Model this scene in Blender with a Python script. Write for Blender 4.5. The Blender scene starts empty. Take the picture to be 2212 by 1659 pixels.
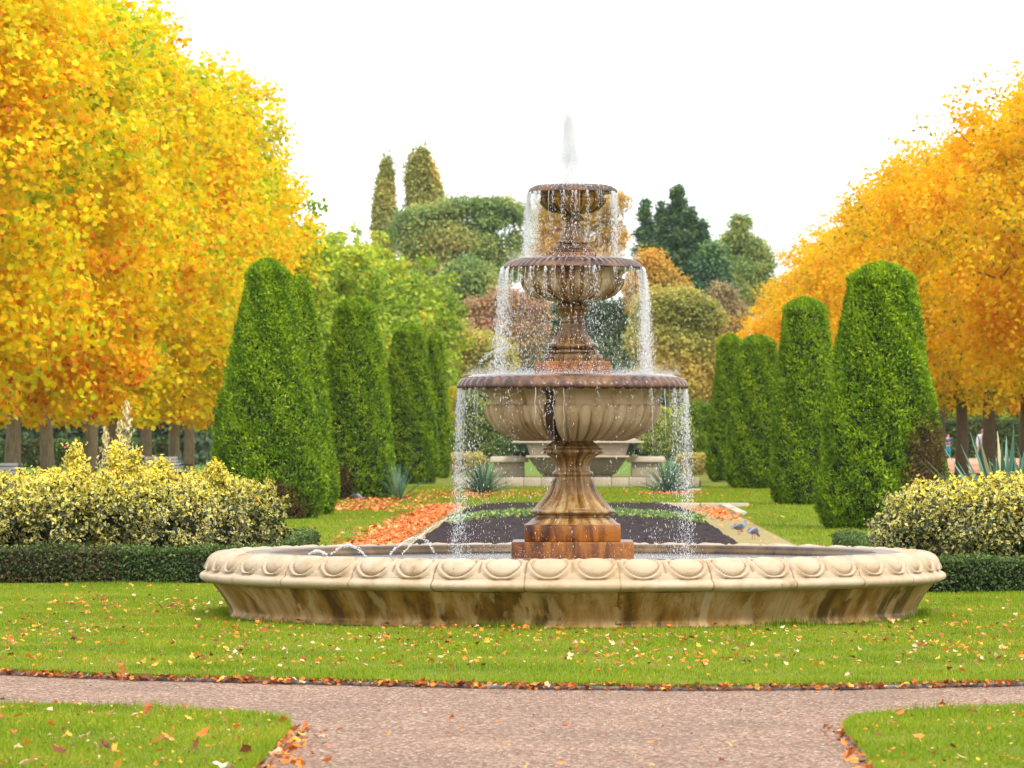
import bpy, math, random
import numpy as np
from mathutils import Vector, Matrix

# ---------------------------------------------------------------- camera, sky, sun
C = bpy.context.scene
RAD = math.radians
F, CU, CV = 10800.0, 1106.0, 829.5          # focal length and centre in units of a 2212 px wide picture
HOR, VPU, HC = 935.0, 1245.0, 1.6           # horizon line, vanishing point of the garden axis, eye height
YAW = math.atan((VPU - CU) / F)
PITCH = math.atan((HOR - CV) / F)
D0 = 43.85                                   # distance of the fountain

cam_d = bpy.data.cameras.new("camera")
cam = bpy.data.objects.new("camera", cam_d)
C.collection.objects.link(cam)
cam.location = (0, 0, HC)
cam.rotation_euler = (math.pi / 2 + PITCH, 0, YAW)
cam_d.sensor_width = 36.0
cam_d.lens = F / 2212 * 36.0
cam_d.clip_start = 0.5
cam_d.clip_end = 4000
cam_d.dof.use_dof = True
cam_d.dof.focus_distance = 42.5
cam_d.dof.aperture_fstop = 9.0
C.camera = cam

SUN_EL, SUN_AZ = RAD(50), RAD(150)           # azimuth clockwise from +Y: behind the camera, to the right
w = bpy.data.worlds.new("World")
C.world = w
w.use_nodes = True
nt = w.node_tree
nt.nodes.clear()
sky = nt.nodes.new("ShaderNodeTexSky")
sky.sky_type = 'NISHITA'
sky.sun_disc = False
sky.sun_elevation = SUN_EL
sky.sun_rotation = SUN_AZ
sky.dust_density = 6.0
mul = nt.nodes.new("ShaderNodeMix"); mul.data_type = 'RGBA'
mul.inputs[0].default_value = 0.88           # overcast: nearly all of the blue is veiled by white cloud
nt.links.new(sky.outputs[0], mul.inputs[6])
mul.inputs[7].default_value = (11.2, 11.5, 12.0, 1)
bg = nt.nodes.new("ShaderNodeBackground")
bg.inputs[1].default_value = 0.1
out = nt.nodes.new("ShaderNodeOutputWorld")
nt.links.new(mul.outputs[2], bg.inputs[0])
nt.links.new(bg.outputs[0], out.inputs[0])

sun_d = bpy.data.lights.new("sun", 'SUN')
sun_d.energy = 1.5
sun_d.angle = RAD(10)
sun_d.color = (1.0, 0.95, 0.87)
sun = bpy.data.objects.new("sun", sun_d)
C.collection.objects.link(sun)
sd = Vector((math.sin(SUN_AZ) * math.cos(SUN_EL), math.cos(SUN_AZ) * math.cos(SUN_EL), math.sin(SUN_EL)))
sun.rotation_euler = sd.to_track_quat('Z', 'Y').to_euler()

C.view_settings.view_transform = 'Standard'
C.view_settings.look = 'None'
C.view_settings.gamma = 1.0
C.view_settings.exposure = 0.95
C.cycles.max_bounces = 7
C.cycles.diffuse_bounces = 4
C.cycles.transmission_bounces = 5

# ---------------------------------------------------------------- picture -> world helpers
RCAM = cam.rotation_euler.to_matrix()
def ray(u, v):
    return RCAM @ Vector(((u - CU) / F, -(v - CV) / F, -1.0))
def G(u, v, z=0.0):
    r = ray(u, v); t = (z - HC) / r.z
    return Vector((r.x * t, r.y * t, z))
def AT(u, v, y):
    r = ray(u, v); t = y / r.y
    return Vector((r.x * t, y, HC + r.z * t))
def PX(y):                                    # metres per 2212-px at distance y
    return y / F

# ---------------------------------------------------------------- object helpers
def link(o, parent=None):
    C.collection.objects.link(o)
    if parent: o.parent = parent
    return o
def tag(o, label=None, cat=None, group=None, kind=None):
    if label: o['label'] = label
    if cat: o['category'] = cat
    if group: o['group'] = group
    if kind: o['kind'] = kind
    return o
def empty(name, loc, label, cat, group=None, rz=0):
    o = bpy.data.objects.new(name, None); o.empty_display_size = .2
    o.location = loc; o.rotation_euler = (0, 0, rz)
    link(o); return tag(o, label, cat, group)
def mesh(name, v, f, mats, parent=None, attr=None, smooth=False, midx=None, loc=None):
    """v (N,3); f (M,3|4) array or list of arrays"""
    fs = f if isinstance(f, list) else [f]
    fs = [np.asarray(a, dtype=np.int32) for a in fs if len(a)]
    me = bpy.data.meshes.new(name)
    v = np.asarray(v, dtype=np.float32)
    me.vertices.add(len(v)); me.vertices.foreach_set("co", v.ravel())
    li = np.concatenate([a.ravel() for a in fs])
    tot = np.concatenate([np.full(len(a), a.shape[1], np.int32) for a in fs])
    st = np.concatenate([[0], np.cumsum(tot)[:-1]]).astype(np.int32)
    me.loops.add(len(li)); me.loops.foreach_set("vertex_index", li)
    me.polygons.add(len(tot)); me.polygons.foreach_set("loop_start", st); me.polygons.foreach_set("loop_total", tot)
    if smooth: me.polygons.foreach_set("use_smooth", np.ones(len(tot), bool))
    if midx is not None: me.polygons.foreach_set("material_index", np.asarray(midx, np.int32))
    for m in (mats if isinstance(mats, (list, tuple)) else [mats]): me.materials.append(m)
    for k, a in (attr or {}).items():
        at = me.attributes.new(k, 'FLOAT', 'POINT'); at.data.foreach_set("value", np.asarray(a, np.float32))
    me.update(calc_edges=True); me.validate()
    o = bpy.data.objects.new(name, me)
    if loc is not None: o.location = loc
    return link(o, parent)
class MB:
    """collects plain shapes into one mesh"""
    def __init__(s): s.v = []; s.f3 = []; s.f4 = []; s.n = 0
    def add(s, v, f):
        v = np.asarray(v, float); f = np.asarray(f)
        (s.f4 if f.shape[1] == 4 else s.f3).append(f + s.n); s.v.append(v); s.n += len(v); return s
    def box(s, c, d, rz=0, taper=1.0, shear=(0, 0)):
        x, y, z = d[0] / 2, d[1] / 2, d[2] / 2
        p = [(-x, -y, -z), (x, -y, -z), (x, y, -z), (-x, y, -z)] + [(a * taper + shear[0], b * taper + shear[1], z) for a, b in ((-x, -y), (x, -y), (x, y), (-x, y))]
        cz, sz = math.cos(rz), math.sin(rz)
        p = [(a * cz - b * sz + c[0], a * sz + b * cz + c[1], q + c[2]) for a, b, q in p]
        return s.add(p, [(0, 3, 2, 1), (4, 5, 6, 7), (0, 1, 5, 4), (1, 2, 6, 5), (2, 3, 7, 6), (3, 0, 4, 7)])
    def tube(s, pts, rs, n=8):
        pts = [Vector(p) for p in pts]; V = []
        for i, p in enumerate(pts):
            d = (pts[min(i + 1, len(pts) - 1)] - pts[max(i - 1, 0)]).normalized()
            a = d.orthogonal().normalized() if i == 0 else (a - d * a.dot(d)).normalized()
            b = d.cross(a)
            for k in range(n):
                t = 2 * math.pi * k / n; V.append(p + (a * math.cos(t) + b * math.sin(t)) * rs[i])
        Fq = [(i * n + k, i * n + (k + 1) % n, (i + 1) * n + (k + 1) % n, (i + 1) * n + k) for i in range(len(pts) - 1) for k in range(n)]
        s.add([tuple(q) for q in V], Fq)
        e = len(V) - n
        s.f3.append(np.array([(0, (k + 1), k) for k in range(1, n - 1)]) + s.n - len(V))
        s.f3.append(np.array([(e, e + k, e + k + 1) for k in range(1, n - 1)]) + s.n - len(V))
        return s
    def build(s, name, m, parent=None, smooth=False, bevel=0, loc=None):
        fs = []
        if s.f4: fs.append(np.concatenate(s.f4))
        if s.f3: fs.append(np.concatenate(s.f3))
        o = mesh(name, np.concatenate(s.v), fs, m, parent, smooth=smooth, loc=loc)
        if bevel:
            b = o.modifiers.new("b", 'BEVEL'); b.width = bevel; b.segments = 2; b.limit_method = 'ANGLE'
        return o

# ---------------------------------------------------------------- material helpers
class NT:
    def __init__(s, name):
        s.m = bpy.data.materials.new(name); s.m.use_nodes = True
        s.t = s.m.node_tree; s.t.nodes.clear()
        s.out = s.n("ShaderNodeOutputMaterial")
    def n(s, ty, **k):
        x = s.t.nodes.new(ty)
        for a, b in k.items(): setattr(x, a, b)
        return x
    def l(s, a, b): s.t.links.new(a, b)
    def put(s, sock, val):
        if hasattr(val, 'links'): s.l(val, sock)
        else: sock.default_value = val
    def math(s, op, a, b=None, c=None, clamp=False):
        x = s.n("ShaderNodeMath", operation=op, use_clamp=clamp)
        s.put(x.inputs[0], a)
        if b is not None: s.put(x.inputs[1], b)
        if c is not None: s.put(x.inputs[2], c)
        return x.outputs[0]
    def mix(s, f, a, b, mode='MIX'):
        x = s.n("ShaderNodeMix", data_type='RGBA', blend_type=mode)
        s.put(x.inputs[0], f); s.put(x.inputs[6], rgba(a)); s.put(x.inputs[7], rgba(b)); return x.outputs[2]
    def ramp(s, f, stops, interp='LINEAR'):
        x = s.n("ShaderNodeValToRGB"); cr = x.color_ramp; cr.interpolation = interp
        while len(cr.elements) < len(stops): cr.elements.new(0.5)
        for e, (p, c) in zip(cr.elements, stops): e.position = p; e.color = rgba(c)
        s.put(x.inputs[0], f); return x.outputs[0]
    def noise(s, vec, scale, detail=4, rough=.55, dist=0):
        x = s.n("ShaderNodeTexNoise"); x.inputs['Scale'].default_value = scale
        x.inputs['Detail'].default_value = detail; x.inputs['Roughness'].default_value = rough
        x.inputs['Distortion'].default_value = dist
        if vec is not None: s.l(vec, x.inputs['Vector'])
        return x.outputs['Fac']
    def bump(s, h, strength, dist):
        x = s.n("ShaderNodeBump"); x.inputs['Strength'].default_value = strength; x.inputs['Distance'].default_value = dist
        s.l(h, x.inputs['Height']); return x.outputs[0]
    def comb(s, x, y, z=0.0):
        c = s.n("ShaderNodeCombineXYZ"); s.put(c.inputs[0], x); s.put(c.inputs[1], y); s.put(c.inputs[2], z); return c.outputs[0]
    def pbr(s, col, rough=.8, normal=None, spec=.4, trans=0):
        p = s.n("ShaderNodeBsdfPrincipled"); s.put(p.inputs['Base Color'], rgba(col)); s.put(p.inputs['Roughness'], rough)
        p.inputs['Specular IOR Level'].default_value = spec
        if normal is not None: s.l(normal, p.inputs['Normal'])
        if trans: p.inputs['Transmission Weight'].default_value = trans
        s.l(p.outputs[0], s.out.inputs[0]); return p
def rgba(c):
    if hasattr(c, 'links'): return c
    return (c[0], c[1], c[2], 1.0) if len(c) == 3 else c

def leaf_mat(name, stops, transl=.3, rough=.55, interp='LINEAR', val=0.0):
    m = NT(name)
    a = m.n("ShaderNodeAttribute", attribute_name="rnd").outputs['Fac']
    oi = m.n("ShaderNodeObjectInfo").outputs['Random']
    f = m.math('ADD', a, m.math('MULTIPLY', m.math('SUBTRACT', oi, .5), val), clamp=True)
    col = m.ramp(f, stops, interp)
    p = m.pbr(col, rough, spec=.25)
    t = m.n("ShaderNodeBsdfTranslucent"); m.l(col, t.inputs[0])
    x = m.n("ShaderNodeMixShader"); x.inputs[0].default_value = transl
    m.l(p.outputs[0], x.inputs[1]); m.l(t.outputs[0], x.inputs[2]); m.l(x.outputs[0], m.out.inputs[0])
    return m.m
def plain(name, col, rough=.7, var=.25, scale=8, bump=.3, bd=.01, spec=.4):
    m = NT(name); co = m.n("ShaderNodeTexCoord").outputs['Object']
    n1 = m.noise(co, scale, 6, .65)
    c = m.mix(n1, tuple(x * (1 - var) for x in col), tuple(min(1, x * (1 + var)) for x in col))
    m.pbr(c, rough, m.bump(m.noise(co, scale * 4, 5), bump, bd), spec); return m.m

def stone(name, light, mid, dark, amount=.5, streak=.7, rough=(.75, .45), angk=9.0, zk=.8, crack=None, joints=False, bands=None, fine=.5):
    """weathered limestone with algae and rust stains running down it; angle and height are taken round the thing's own axis"""
    m = NT(name); co = m.n("ShaderNodeTexCoord").outputs['Object']
    sp = m.n("ShaderNodeSeparateXYZ"); m.l(co, sp.inputs[0])
    ang = m.math('ARCTAN2', sp.outputs[0], m.math('MULTIPLY', sp.outputs[1], -1))
    v = m.comb(m.math('MULTIPLY', ang, angk), m.math('MULTIPLY', sp.outputs[2], zk), m.math('MULTIPLY', ang, .3))
    st = m.noise(v, 1.6, 5, .6, .35)
    bl = m.noise(co, 5.0, 6, .65, .3)
    mixn = m.math('ADD', m.math('MULTIPLY', st, streak), m.math('MULTIPLY', bl, 1 - streak))
    lo = .62 - .3 * amount
    col = m.ramp(mixn, [(lo - .07, light), (lo - .01, tuple(.5 * (a + b) for a, b in zip(light, mid))), (lo + .05, mid), (lo + .16, dark)])
    fn = m.noise(co, 60, 6, .7)
    col = m.mix(m.math('MULTIPLY', fn, fine), col, m.mix(1, col, (.62, .58, .52), 'MULTIPLY'))
    sp2 = m.noise(co, 23, 3, .6)
    col = m.mix(m.ramp(sp2, [(.66, (0, 0, 0)), (.74, (.55, .55, .55))]), col, tuple(x * .45 for x in dark))
    if crack is not None:                       # dark wet seam running down the bowl
        wob = m.math('MULTIPLY', m.math('SUBTRACT', m.noise(m.comb(0, 0, m.math('MULTIPLY', sp.outputs[2], 6.0)), 1.0, 4), .5), .14)
        dd = m.math('ABSOLUTE', m.math('SUBTRACT', m.math('ADD', ang, wob), crack[0]))
        wd = m.math('MULTIPLY_ADD', m.noise(co, 9, 3), .05, crack[1] - .02)
        k = m.math('SUBTRACT', 1, m.math('SMOOTHSTEP' if False else 'DIVIDE', dd, wd), clamp=True)
        k2 = m.math('MULTIPLY', k, 4, clamp=True)
        col = m.mix(k2, col, m.mix(bl, (.10, .035, .008), (.018, .01, .006)))
    if joints:
        ph = m.math('FRACT', m.math('ADD', m.math('DIVIDE', ang, 2 * math.pi / 26), 100.5))
        jd = m.math('ABSOLUTE', m.math('SUBTRACT', m.math('FRACT', m.math('ADD', ph, .5)), .5))
        jn = m.noise(co, 3.1, 3)
        edge = m.math('SUBTRACT', 1, m.math('DIVIDE', jd, .012), clamp=True)
        col = m.mix(m.math('MULTIPLY', edge, .8), col, (.06, .045, .025))
        side = m.math('SUBTRACT', 1, m.math('DIVIDE', jd, m.math('MULTIPLY', jn, .15)), clamp=True)
        side = m.math('MULTIPLY', side, m.math('GREATER_THAN', jn, .5))
        if joints == 'base':
            pv = m.noise(m.comb(m.math('MULTIPLY', ang, 13), m.math('MULTIPLY', sp.outputs[2], 2.0)), 1.3, 5, .6, .25)
            pm = m.ramp(pv, [(.52, (0, 0, 0)), (.60, (1, 1, 1))])
            col = m.mix(m.math('MULTIPLY', pm, .5), col, (.46, .33, .155))
            pd = m.noise(m.comb(m.math('MULTIPLY', ang, 21), m.math('MULTIPLY', sp.outputs[2], 3)), 1.1, 6, .7, .6)
            col = m.mix(m.ramp(pd, [(.60, (0, 0, 0)), (.68, (.8, .8, .8))]), col, (.045, .025, .008))
            kk = m.noise(m.comb(m.math('FLOOR', m.math('ADD', m.math('DIVIDE', ang, 2 * math.pi / 26), 100.0)), 0), .77, 0)
            pos = m.math('MULTIPLY', m.math('SUBTRACT', 1, m.math('DIVIDE', jd, .055), clamp=True), 3, clamp=True)
            col = m.mix(m.math('MULTIPLY', m.math('MULTIPLY', pos, m.math('GREATER_THAN', m.math('ABSOLUTE', m.math('SUBTRACT', kk, .5)), .07)), .6), col, m.mix(m.math('GREATER_THAN', kk, .56), (.50, .40, .26), (.035, .038, .014)))
        if joints == 'base': col = m.mix(m.math('MULTIPLY', side, .75), col, tuple(min(1, x * 1.15) for x in light))
    if joints == 'rim':                          # darker tan in the carved hollows, picked by curvature
        pt = m.n("ShaderNodeNewGeometry").outputs['Pointiness']
        col = m.mix(m.ramp(pt, [(.44, (.85, .85, .85)), (.495, (0, 0, 0))]), col, (.20, .12, .055))
        lf = m.noise(co, 1.1, 3, .5); col = m.mix(m.ramp(lf, [(.5, (0, 0, 0)), (.7, (.5, .5, .5))]), col, (.40, .27, .14))
    wet = m.ramp(mixn, [(lo - .05, (rough[0],) * 3), (lo + .1, (rough[1],) * 3)])
    h = m.math('ADD', m.math('MULTIPLY', fn, .4), bl)
    m.pbr(col, wet, m.bump(h, .5, .012), .35)
    return m.m

# ---------------------------------------------------------------- leaf clouds (numpy)
def rng(seed): return np.random.default_rng(seed)
def unit(a): return a / np.maximum(np.linalg.norm(a, axis=1, keepdims=True), 1e-9)
def kites(P, N, S, R, aspect=.75, bend=.18, up=None):
    """one folded kite per row: P centre, N normal, S size"""
    n = len(P); N = unit(N)
    t = up if up is not None else R.normal(size=(n, 3))
    t = unit(t - N * np.sum(t * N, 1, keepdims=True)); b = np.cross(N, t)
    S = S[:, None]; A = aspect if np.isscalar(aspect) else aspect[:, None]
    v = np.stack([P - t * S * .5, P + b * S * .5 * A + N * S * bend, P + t * S * .5, P - b * S * .5 * A + N * S * bend], 1)
    f = np.arange(n)[:, None] * 4 + np.array([[0, 1, 2, 3]])
    return v.reshape(-1, 3), f
def leafhex(P, N, S, R):
    """broad lobed leaf: five-pointed fan"""
    n = len(P); N = unit(N); t = R.normal(size=(n, 3)); t = unit(t - N * np.sum(t * N, 1, keepdims=True)); b = np.cross(N, t)
    ang = np.array([0, 36, 72, 108, 144, 180, 216, 252, 288, 324]) * np.pi / 180
    rad = np.array([1, .68, .95, .66, .82, .42, .82, .66, .95, .68]) * .55
    q = P[:, None] + S[:, None, None] * (t[:, None] * (np.cos(ang) * rad)[None, :, None] + b[:, None] * (np.sin(ang) * rad)[None, :, None])
    cup = R.uniform(-.18, .3, (n, 1, 1)) * S[:, None, None]
    q = q + N[:, None] * cup * (rad / .55)[None, :, None] ** 2
    v = np.concatenate([P[:, None], q], 1)
    f = np.array([(0, k + 1, (k + 1) % 10 + 1) for k in range(10)])
    return v.reshape(-1, 3), (np.arange(n)[:, None, None] * 11 + f[None]).reshape(-1, 3)
def cloud(blobs, n, size, seed, cl=.6, per=70, hollow=.55, droop=0, zmin=None, sizevar=.3, colour=None, leafy=True, hexleaf=False, cvar=.55, squash=1.0):
    """leaf clumps through a set of ellipsoids (cx,cy,cz,rx,ry,rz,weight)"""
    R = rng(seed); B = np.array(blobs, float); K = max(6, n // per)
    w_ = B[:, 6] * np.cbrt(B[:, 3] * B[:, 4] * B[:, 5]) ** 2; w_ = w_ / w_.sum()
    bi = R.choice(len(B), K, p=w_)
    d = unit(R.normal(size=(K, 3))); rr = (hollow + (1 - hollow) * R.random(K) ** .7) * (1 + .22 * (R.random(K) < .22))
    cc = B[bi, :3] + d * rr[:, None] * B[bi, 3:6]
    if zmin is not None: cc[:, 2] = np.maximum(cc[:, 2], zmin + R.random(K) * .5)
    cr = cl * R.uniform(.6, 1.35, K)
    ci = R.integers(0, K, n)
    P = cc[ci] + unit(R.normal(size=(n, 3))) * (R.random(n) ** .45 * cr[ci])[:, None] * np.array([1, 1, .75 * squash])
    P[:, 2] -= droop * R.random(n)
    if zmin is not None: P = P[P[:, 2] > zmin - .4]; 
    n = len(P); ci = ci[:n] if len(ci) == n else R.integers(0, K, n)
    out_ = unit(P - B[:, :3].mean(0)) * .6 + np.array([0, 0, .5]) + R.normal(size=(n, 3)) * .75
    S = size * R.uniform(1 - sizevar, 1 + sizevar, n)
    # colour: low-frequency patches + clump + leaf
    q = P * .55 + seed
    low = .5 + .25 * (np.sin(q[:, 0] * 1.3 + 2 * np.sin(q[:, 2] * .9)) + np.sin(q[:, 1] * 1.1 + q[:, 2] * 1.7))
    rnd = np.clip(.5 + cvar * .54 * (low - .5) * 1.15 + R.normal(size=K)[ci] * .07 + R.normal(size=n) * .15, 0, 1)
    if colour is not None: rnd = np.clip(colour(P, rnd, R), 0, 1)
    if hexleaf: v, f = leafhex(P, out_, S, R); k = 11
    else: v, f = kites(P, out_, S, R, R.uniform(.6, .95, n)); k = 4
    return v, f, np.repeat(rnd, k)

def limbs(mb, base, h, r, top_pts, seed, lean=(0, 0), fork=None):
    R = random.Random(seed); base = Vector(base)
    top = base + Vector((lean[0], lean[1], h))
    pts = [base + Vector((0, 0, -.1))]
    for k in range(1, 6):
        t = k / 5; pts.append(base.lerp(top, t) + Vector((R.uniform(-1, 1), R.uniform(-1, 1), 0)) * r * .35)
    mb.tube(pts, [r * 1.35, r * 1.05, r * .95, r * .85, r * .7, r * .45], 10)
    fk = fork if fork is not None else h * .45
    for tp in top_pts:
        t = R.uniform(fk / h, .95); s = base.lerp(top, t); e = Vector(tp)
        m1 = s.lerp(e, .45) + Vector((R.uniform(-.3, .3), R.uniform(-.3, .3), (e - s).length * .08))
        rr = r * R.uniform(.3, .48)
        mb.tube([s, m1, e], [rr, rr * .6, rr * .15], 6)
        for _ in range(2):
            q = m1.lerp(e, R.uniform(.1, .7)); e2 = q + Vector((R.uniform(-1, 1), R.uniform(-1, 1), R.uniform(0, 1))) * (e - s).length * .3
            mb.tube([q, e2], [rr * .35, rr * .08], 5)
    return mb

# ---------------------------------------------------------------- materials
M = {}
bark = NT("bark"); co = bark.n("ShaderNodeTexCoord").outputs['Object']
mp = bark.n("ShaderNodeMapping"); mp.inputs['Scale'].default_value = (6, 6, 1.2); bark.l(co, mp.inputs[0])
nb = bark.noise(mp.outputs[0], 3, 7, .7)
bark.pbr(bark.ramp(nb, [(.3, (.16, .12, .08)), (.55, (.32, .25, .17)), (.75, (.44, .36, .26))]), .9, bark.bump(nb, .6, .03)); M['bark'] = bark.m
M['darkbark'] = plain("dark_bark", (.115, .08, .05), .9, .4, 5)
M['plane_leaf'] = leaf_mat("autumn_plane_leaves", [(0, (.24, .36, .01)), (.2, (.50, .56, .01)), (.38, (.88, .70, .006)), (.66, (.90, .50, .003)), (.82, (.86, .24, .003)), (1, (.50, .08, .004))], .5)
M['green_leaf'] = leaf_mat("green_yellow_leaves", [(0, (.07, .14, .008)), (.35, (.20, .32, .012)), (.65, (.42, .52, .035)), (.85, (.68, .55, .015)), (1, (.75, .34, .006))], .38)
M['orange_leaf'] = leaf_mat("orange_gold_leaves", [(0, (.14, .16, .01)), (.2, (.52, .40, .008)), (.4, (.90, .57, .004)), (.75, (.92, .42, .003)), (1, (.74, .20, .004))], .5)
M['conifer'] = leaf_mat("conifer_sprays", [(0, (.16, .075, .035)), (.12, (.12, .075, .02)), (.2, (.035, .08, .003)), (.42, (.085, .185, .003)), (.68, (.22, .37, .005)), (1, (.44, .54, .010))], .3)
M['olive_leaf'] = leaf_mat("olive_tan_leaves", [(0, (.10, .19, .07)), (.4, (.26, .37, .10)), (.75, (.50, .50, .13)), (1, (.68, .46, .15))], .4)
M['tan_leaf'] = leaf_mat("tan_yellow_leaves", [(0, (.16, .20, .05)), (.35, (.40, .40, .09)), (.65, (.66, .56, .13)), (1, (.76, .44, .13))], .4)
M['pink_leaf'] = leaf_mat("russet_leaves", [(0, (.30, .26, .11)), (.5, (.50, .34, .16)), (1, (.56, .27, .18))], .35)
M['amber_leaf'] = leaf_mat("amber_leaves", [(0, (.30, .22, .05)), (.4, (.60, .38, .06)), (1, (.80, .42, .05))], .35)
M['dkgreen_leaf'] = leaf_mat("dark_green_leaves", [(0, (.05, .08, .04)), (.5, (.10, .16, .07)), (1, (.22, .26, .09))], .2)
M['cedar_leaf'] = leaf_mat("cedar_needles", [(0, (.04, .09, .05)), (.45, (.09, .20, .08)), (.75, (.20, .32, .10)), (1, (.38, .40, .10))], .25)
M['hedge_leaf'] = leaf_mat("hedge_leaves", [(0, (.13, .07, .03)), (.1, (.03, .05, .012)), (.5, (.06, .11, .02)), (.8, (.13, .20, .035)), (1, (.28, .32, .07))], .2, .5)
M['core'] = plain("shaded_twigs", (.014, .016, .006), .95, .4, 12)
M['shrub_leaf'] = leaf_mat("shrub_leaves", [(0, (.05, .10, .04)), (.45, (.14, .24, .06)), (.7, (.38, .44, .09)), (1, (.75, .66, .12))], .25)
M['yellowhedge'] = leaf_mat("yellow_hedge_leaves", [(0, (.2, .17, .04)), (.5, (.5, .42, .1)), (1, (.75, .62, .15))], .25)
M['fallen'] = leaf_mat("fallen_leaf_colours", [(0, (.10, .035, .015)), (.14, (.32, .10, .03)), (.3, (.62, .17, .03)), (.5, (.78, .25, .03)), (.66, (.80, .42, .05)), (.8, (.72, .45, .26)), (1, (.80, .62, .45))], .2, .55)
M['driftleaf'] = leaf_mat("drift_leaf_colours", [(0, (.3, .08, .03)), (.4, (.75, .19, .04)), (.8, (.85, .30, .08)), (1, (.8, .45, .2))], .2, .55)
M['agave'] = leaf_mat("blue_green_blades", [(0, (.45, .38, .2)), (.06, (.05, .11, .07)), (.5, (.10, .21, .13)), (1, (.24, .36, .26))], .15, .45)
M['dryflower'] = leaf_mat("dry_pods", [(0, (.30, .2, .06)), (.4, (.62, .5, .2)), (1, (.88, .8, .55))], .25)
vg = NT("variegated_leaves")
ed = vg.n("ShaderNodeAttribute", attribute_name="edge").outputs['Fac']; rn = vg.n("ShaderNodeAttribute", attribute_name="rnd").outputs['Fac']
cream = vg.ramp(rn, [(0, (.44, .39, .12)), (.35, (.66, .57, .18)), (.6, (.78, .66, .07)), (.9, (.80, .62, .01)), (.97, (.86, .56, .005)), (.985, (.7, .06, .01))])
green = vg.ramp(rn, [(0, (.008, .02, .003)), (.6, (.035, .06, .008)), (1, (.28, .30, .03))])
colv = vg.mix(vg.ramp(ed, [(.52, (0, 0, 0)), (.62, (1, 1, 1))]), green, cream)
p = vg.pbr(colv, .35, spec=.5); t = vg.n("ShaderNodeBsdfTranslucent"); vg.l(colv, t.inputs[0]); x = vg.n("ShaderNodeMixShader"); x.inputs[0].default_value = .18
vg.l(p.outputs[0], x.inputs[1]); vg.l(t.outputs[0], x.inputs[2]); vg.l(x.outputs[0], vg.out.inputs[0]); M['vari'] = vg.m

def ground_mat(name, a, b, c, s1=.6, s2=30, bump=.5, bd=.02, rough=.95):
    m = NT(name); co = m.n("ShaderNodeTexCoord").outputs['Object']
    n1 = m.noise(co, s1, 5, .6); n2 = m.noise(co, s2, 6, .7)
    col = m.mix(m.ramp(n1, [(.35, (0, 0, 0)), (.65, (1, 1, 1))]), a, b)
    col = m.mix(m.ramp(n2, [(.4, (0, 0, 0)), (.62, (1, 1, 1))]), col, c)
    m.pbr(col, rough, m.bump(n2, bump, bd), .15); return m.m
M['lawn'] = ground_mat("lawn_turf", (.10, .155, .004), (.16, .185, .008), (.14, .13, .02))
M['groundgrass'] = ground_mat("park_grass", (.09, .17, .015), (.12, .19, .02), (.11, .16, .02), .1, 4)
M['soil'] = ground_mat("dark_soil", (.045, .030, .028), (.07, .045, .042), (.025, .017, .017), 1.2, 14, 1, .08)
M['sand'] = ground_mat("mossy_sand", (.33, .25, .12), (.28, .23, .055), (.24, .19, .09), 1.5, 12)
gr = NT("gravel_path"); co = gr.n("ShaderNodeTexCoord").outputs['Object']
vo = gr.n("ShaderNodeTexVoronoi"); vo.inputs['Scale'].default_value = 62; gr.l(co, vo.inputs['Vector'])
sepc = gr.n("ShaderNodeSeparateColor"); gr.l(vo.outputs['Color'], sepc.inputs[0])
n0 = gr.noise(co, .9, 4); n3 = gr.noise(co, 45, 5, .7)
cc_ = gr.ramp(sepc.outputs[0], [(0, (.045, .022, .012)), (.25, (.15, .080, .045)), (.65, (.30, .165, .103)), (.86, (.41, .27, .175)), (1, (.64, .50, .36))])
cc_ = gr.mix(gr.ramp(n0, [(.35, (0, 0, 0)), (.7, (1, 1, 1))]), cc_, gr.mix(1, cc_, (.74, .74, .76), 'MULTIPLY'))
hh = gr.math('SUBTRACT', n3, vo.outputs['Distance'])
gr.pbr(cc_, .85, gr.bump(hh, .7, .012), .35); M['gravel'] = gr.m
gb = NT("grass_blades")
rn = gb.n("ShaderNodeAttribute", attribute_name="rnd").outputs['Fac']
co = gb.n("ShaderNodeTexCoord").outputs['Object']; big = gb.noise(co, .7, 5, .62)
fac = gb.math('ADD', gb.math('MULTIPLY', rn, .6), gb.math('MULTIPLY', gb.math('SUBTRACT', big, .36), 1.25), clamp=True)
colg = gb.ramp(fac, [(0, (.085, .16, .003)), (.4, (.18, .285, .006)), (.7, (.29, .335, .012)), (.92, (.40, .38, .035)), (1, (.48, .36, .10))])
p = gb.pbr(colg, .6, spec=.25); t = gb.n("ShaderNodeBsdfTranslucent"); gb.l(colg, t.inputs[0]); x = gb.n("ShaderNodeMixShader"); x.inputs[0].default_value = .35
gb.l(p.outputs[0], x.inputs[1]); gb.l(t.outputs[0], x.inputs[2]); gb.l(x.outputs[0], gb.out.inputs[0]); M['blade'] = gb.m

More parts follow.
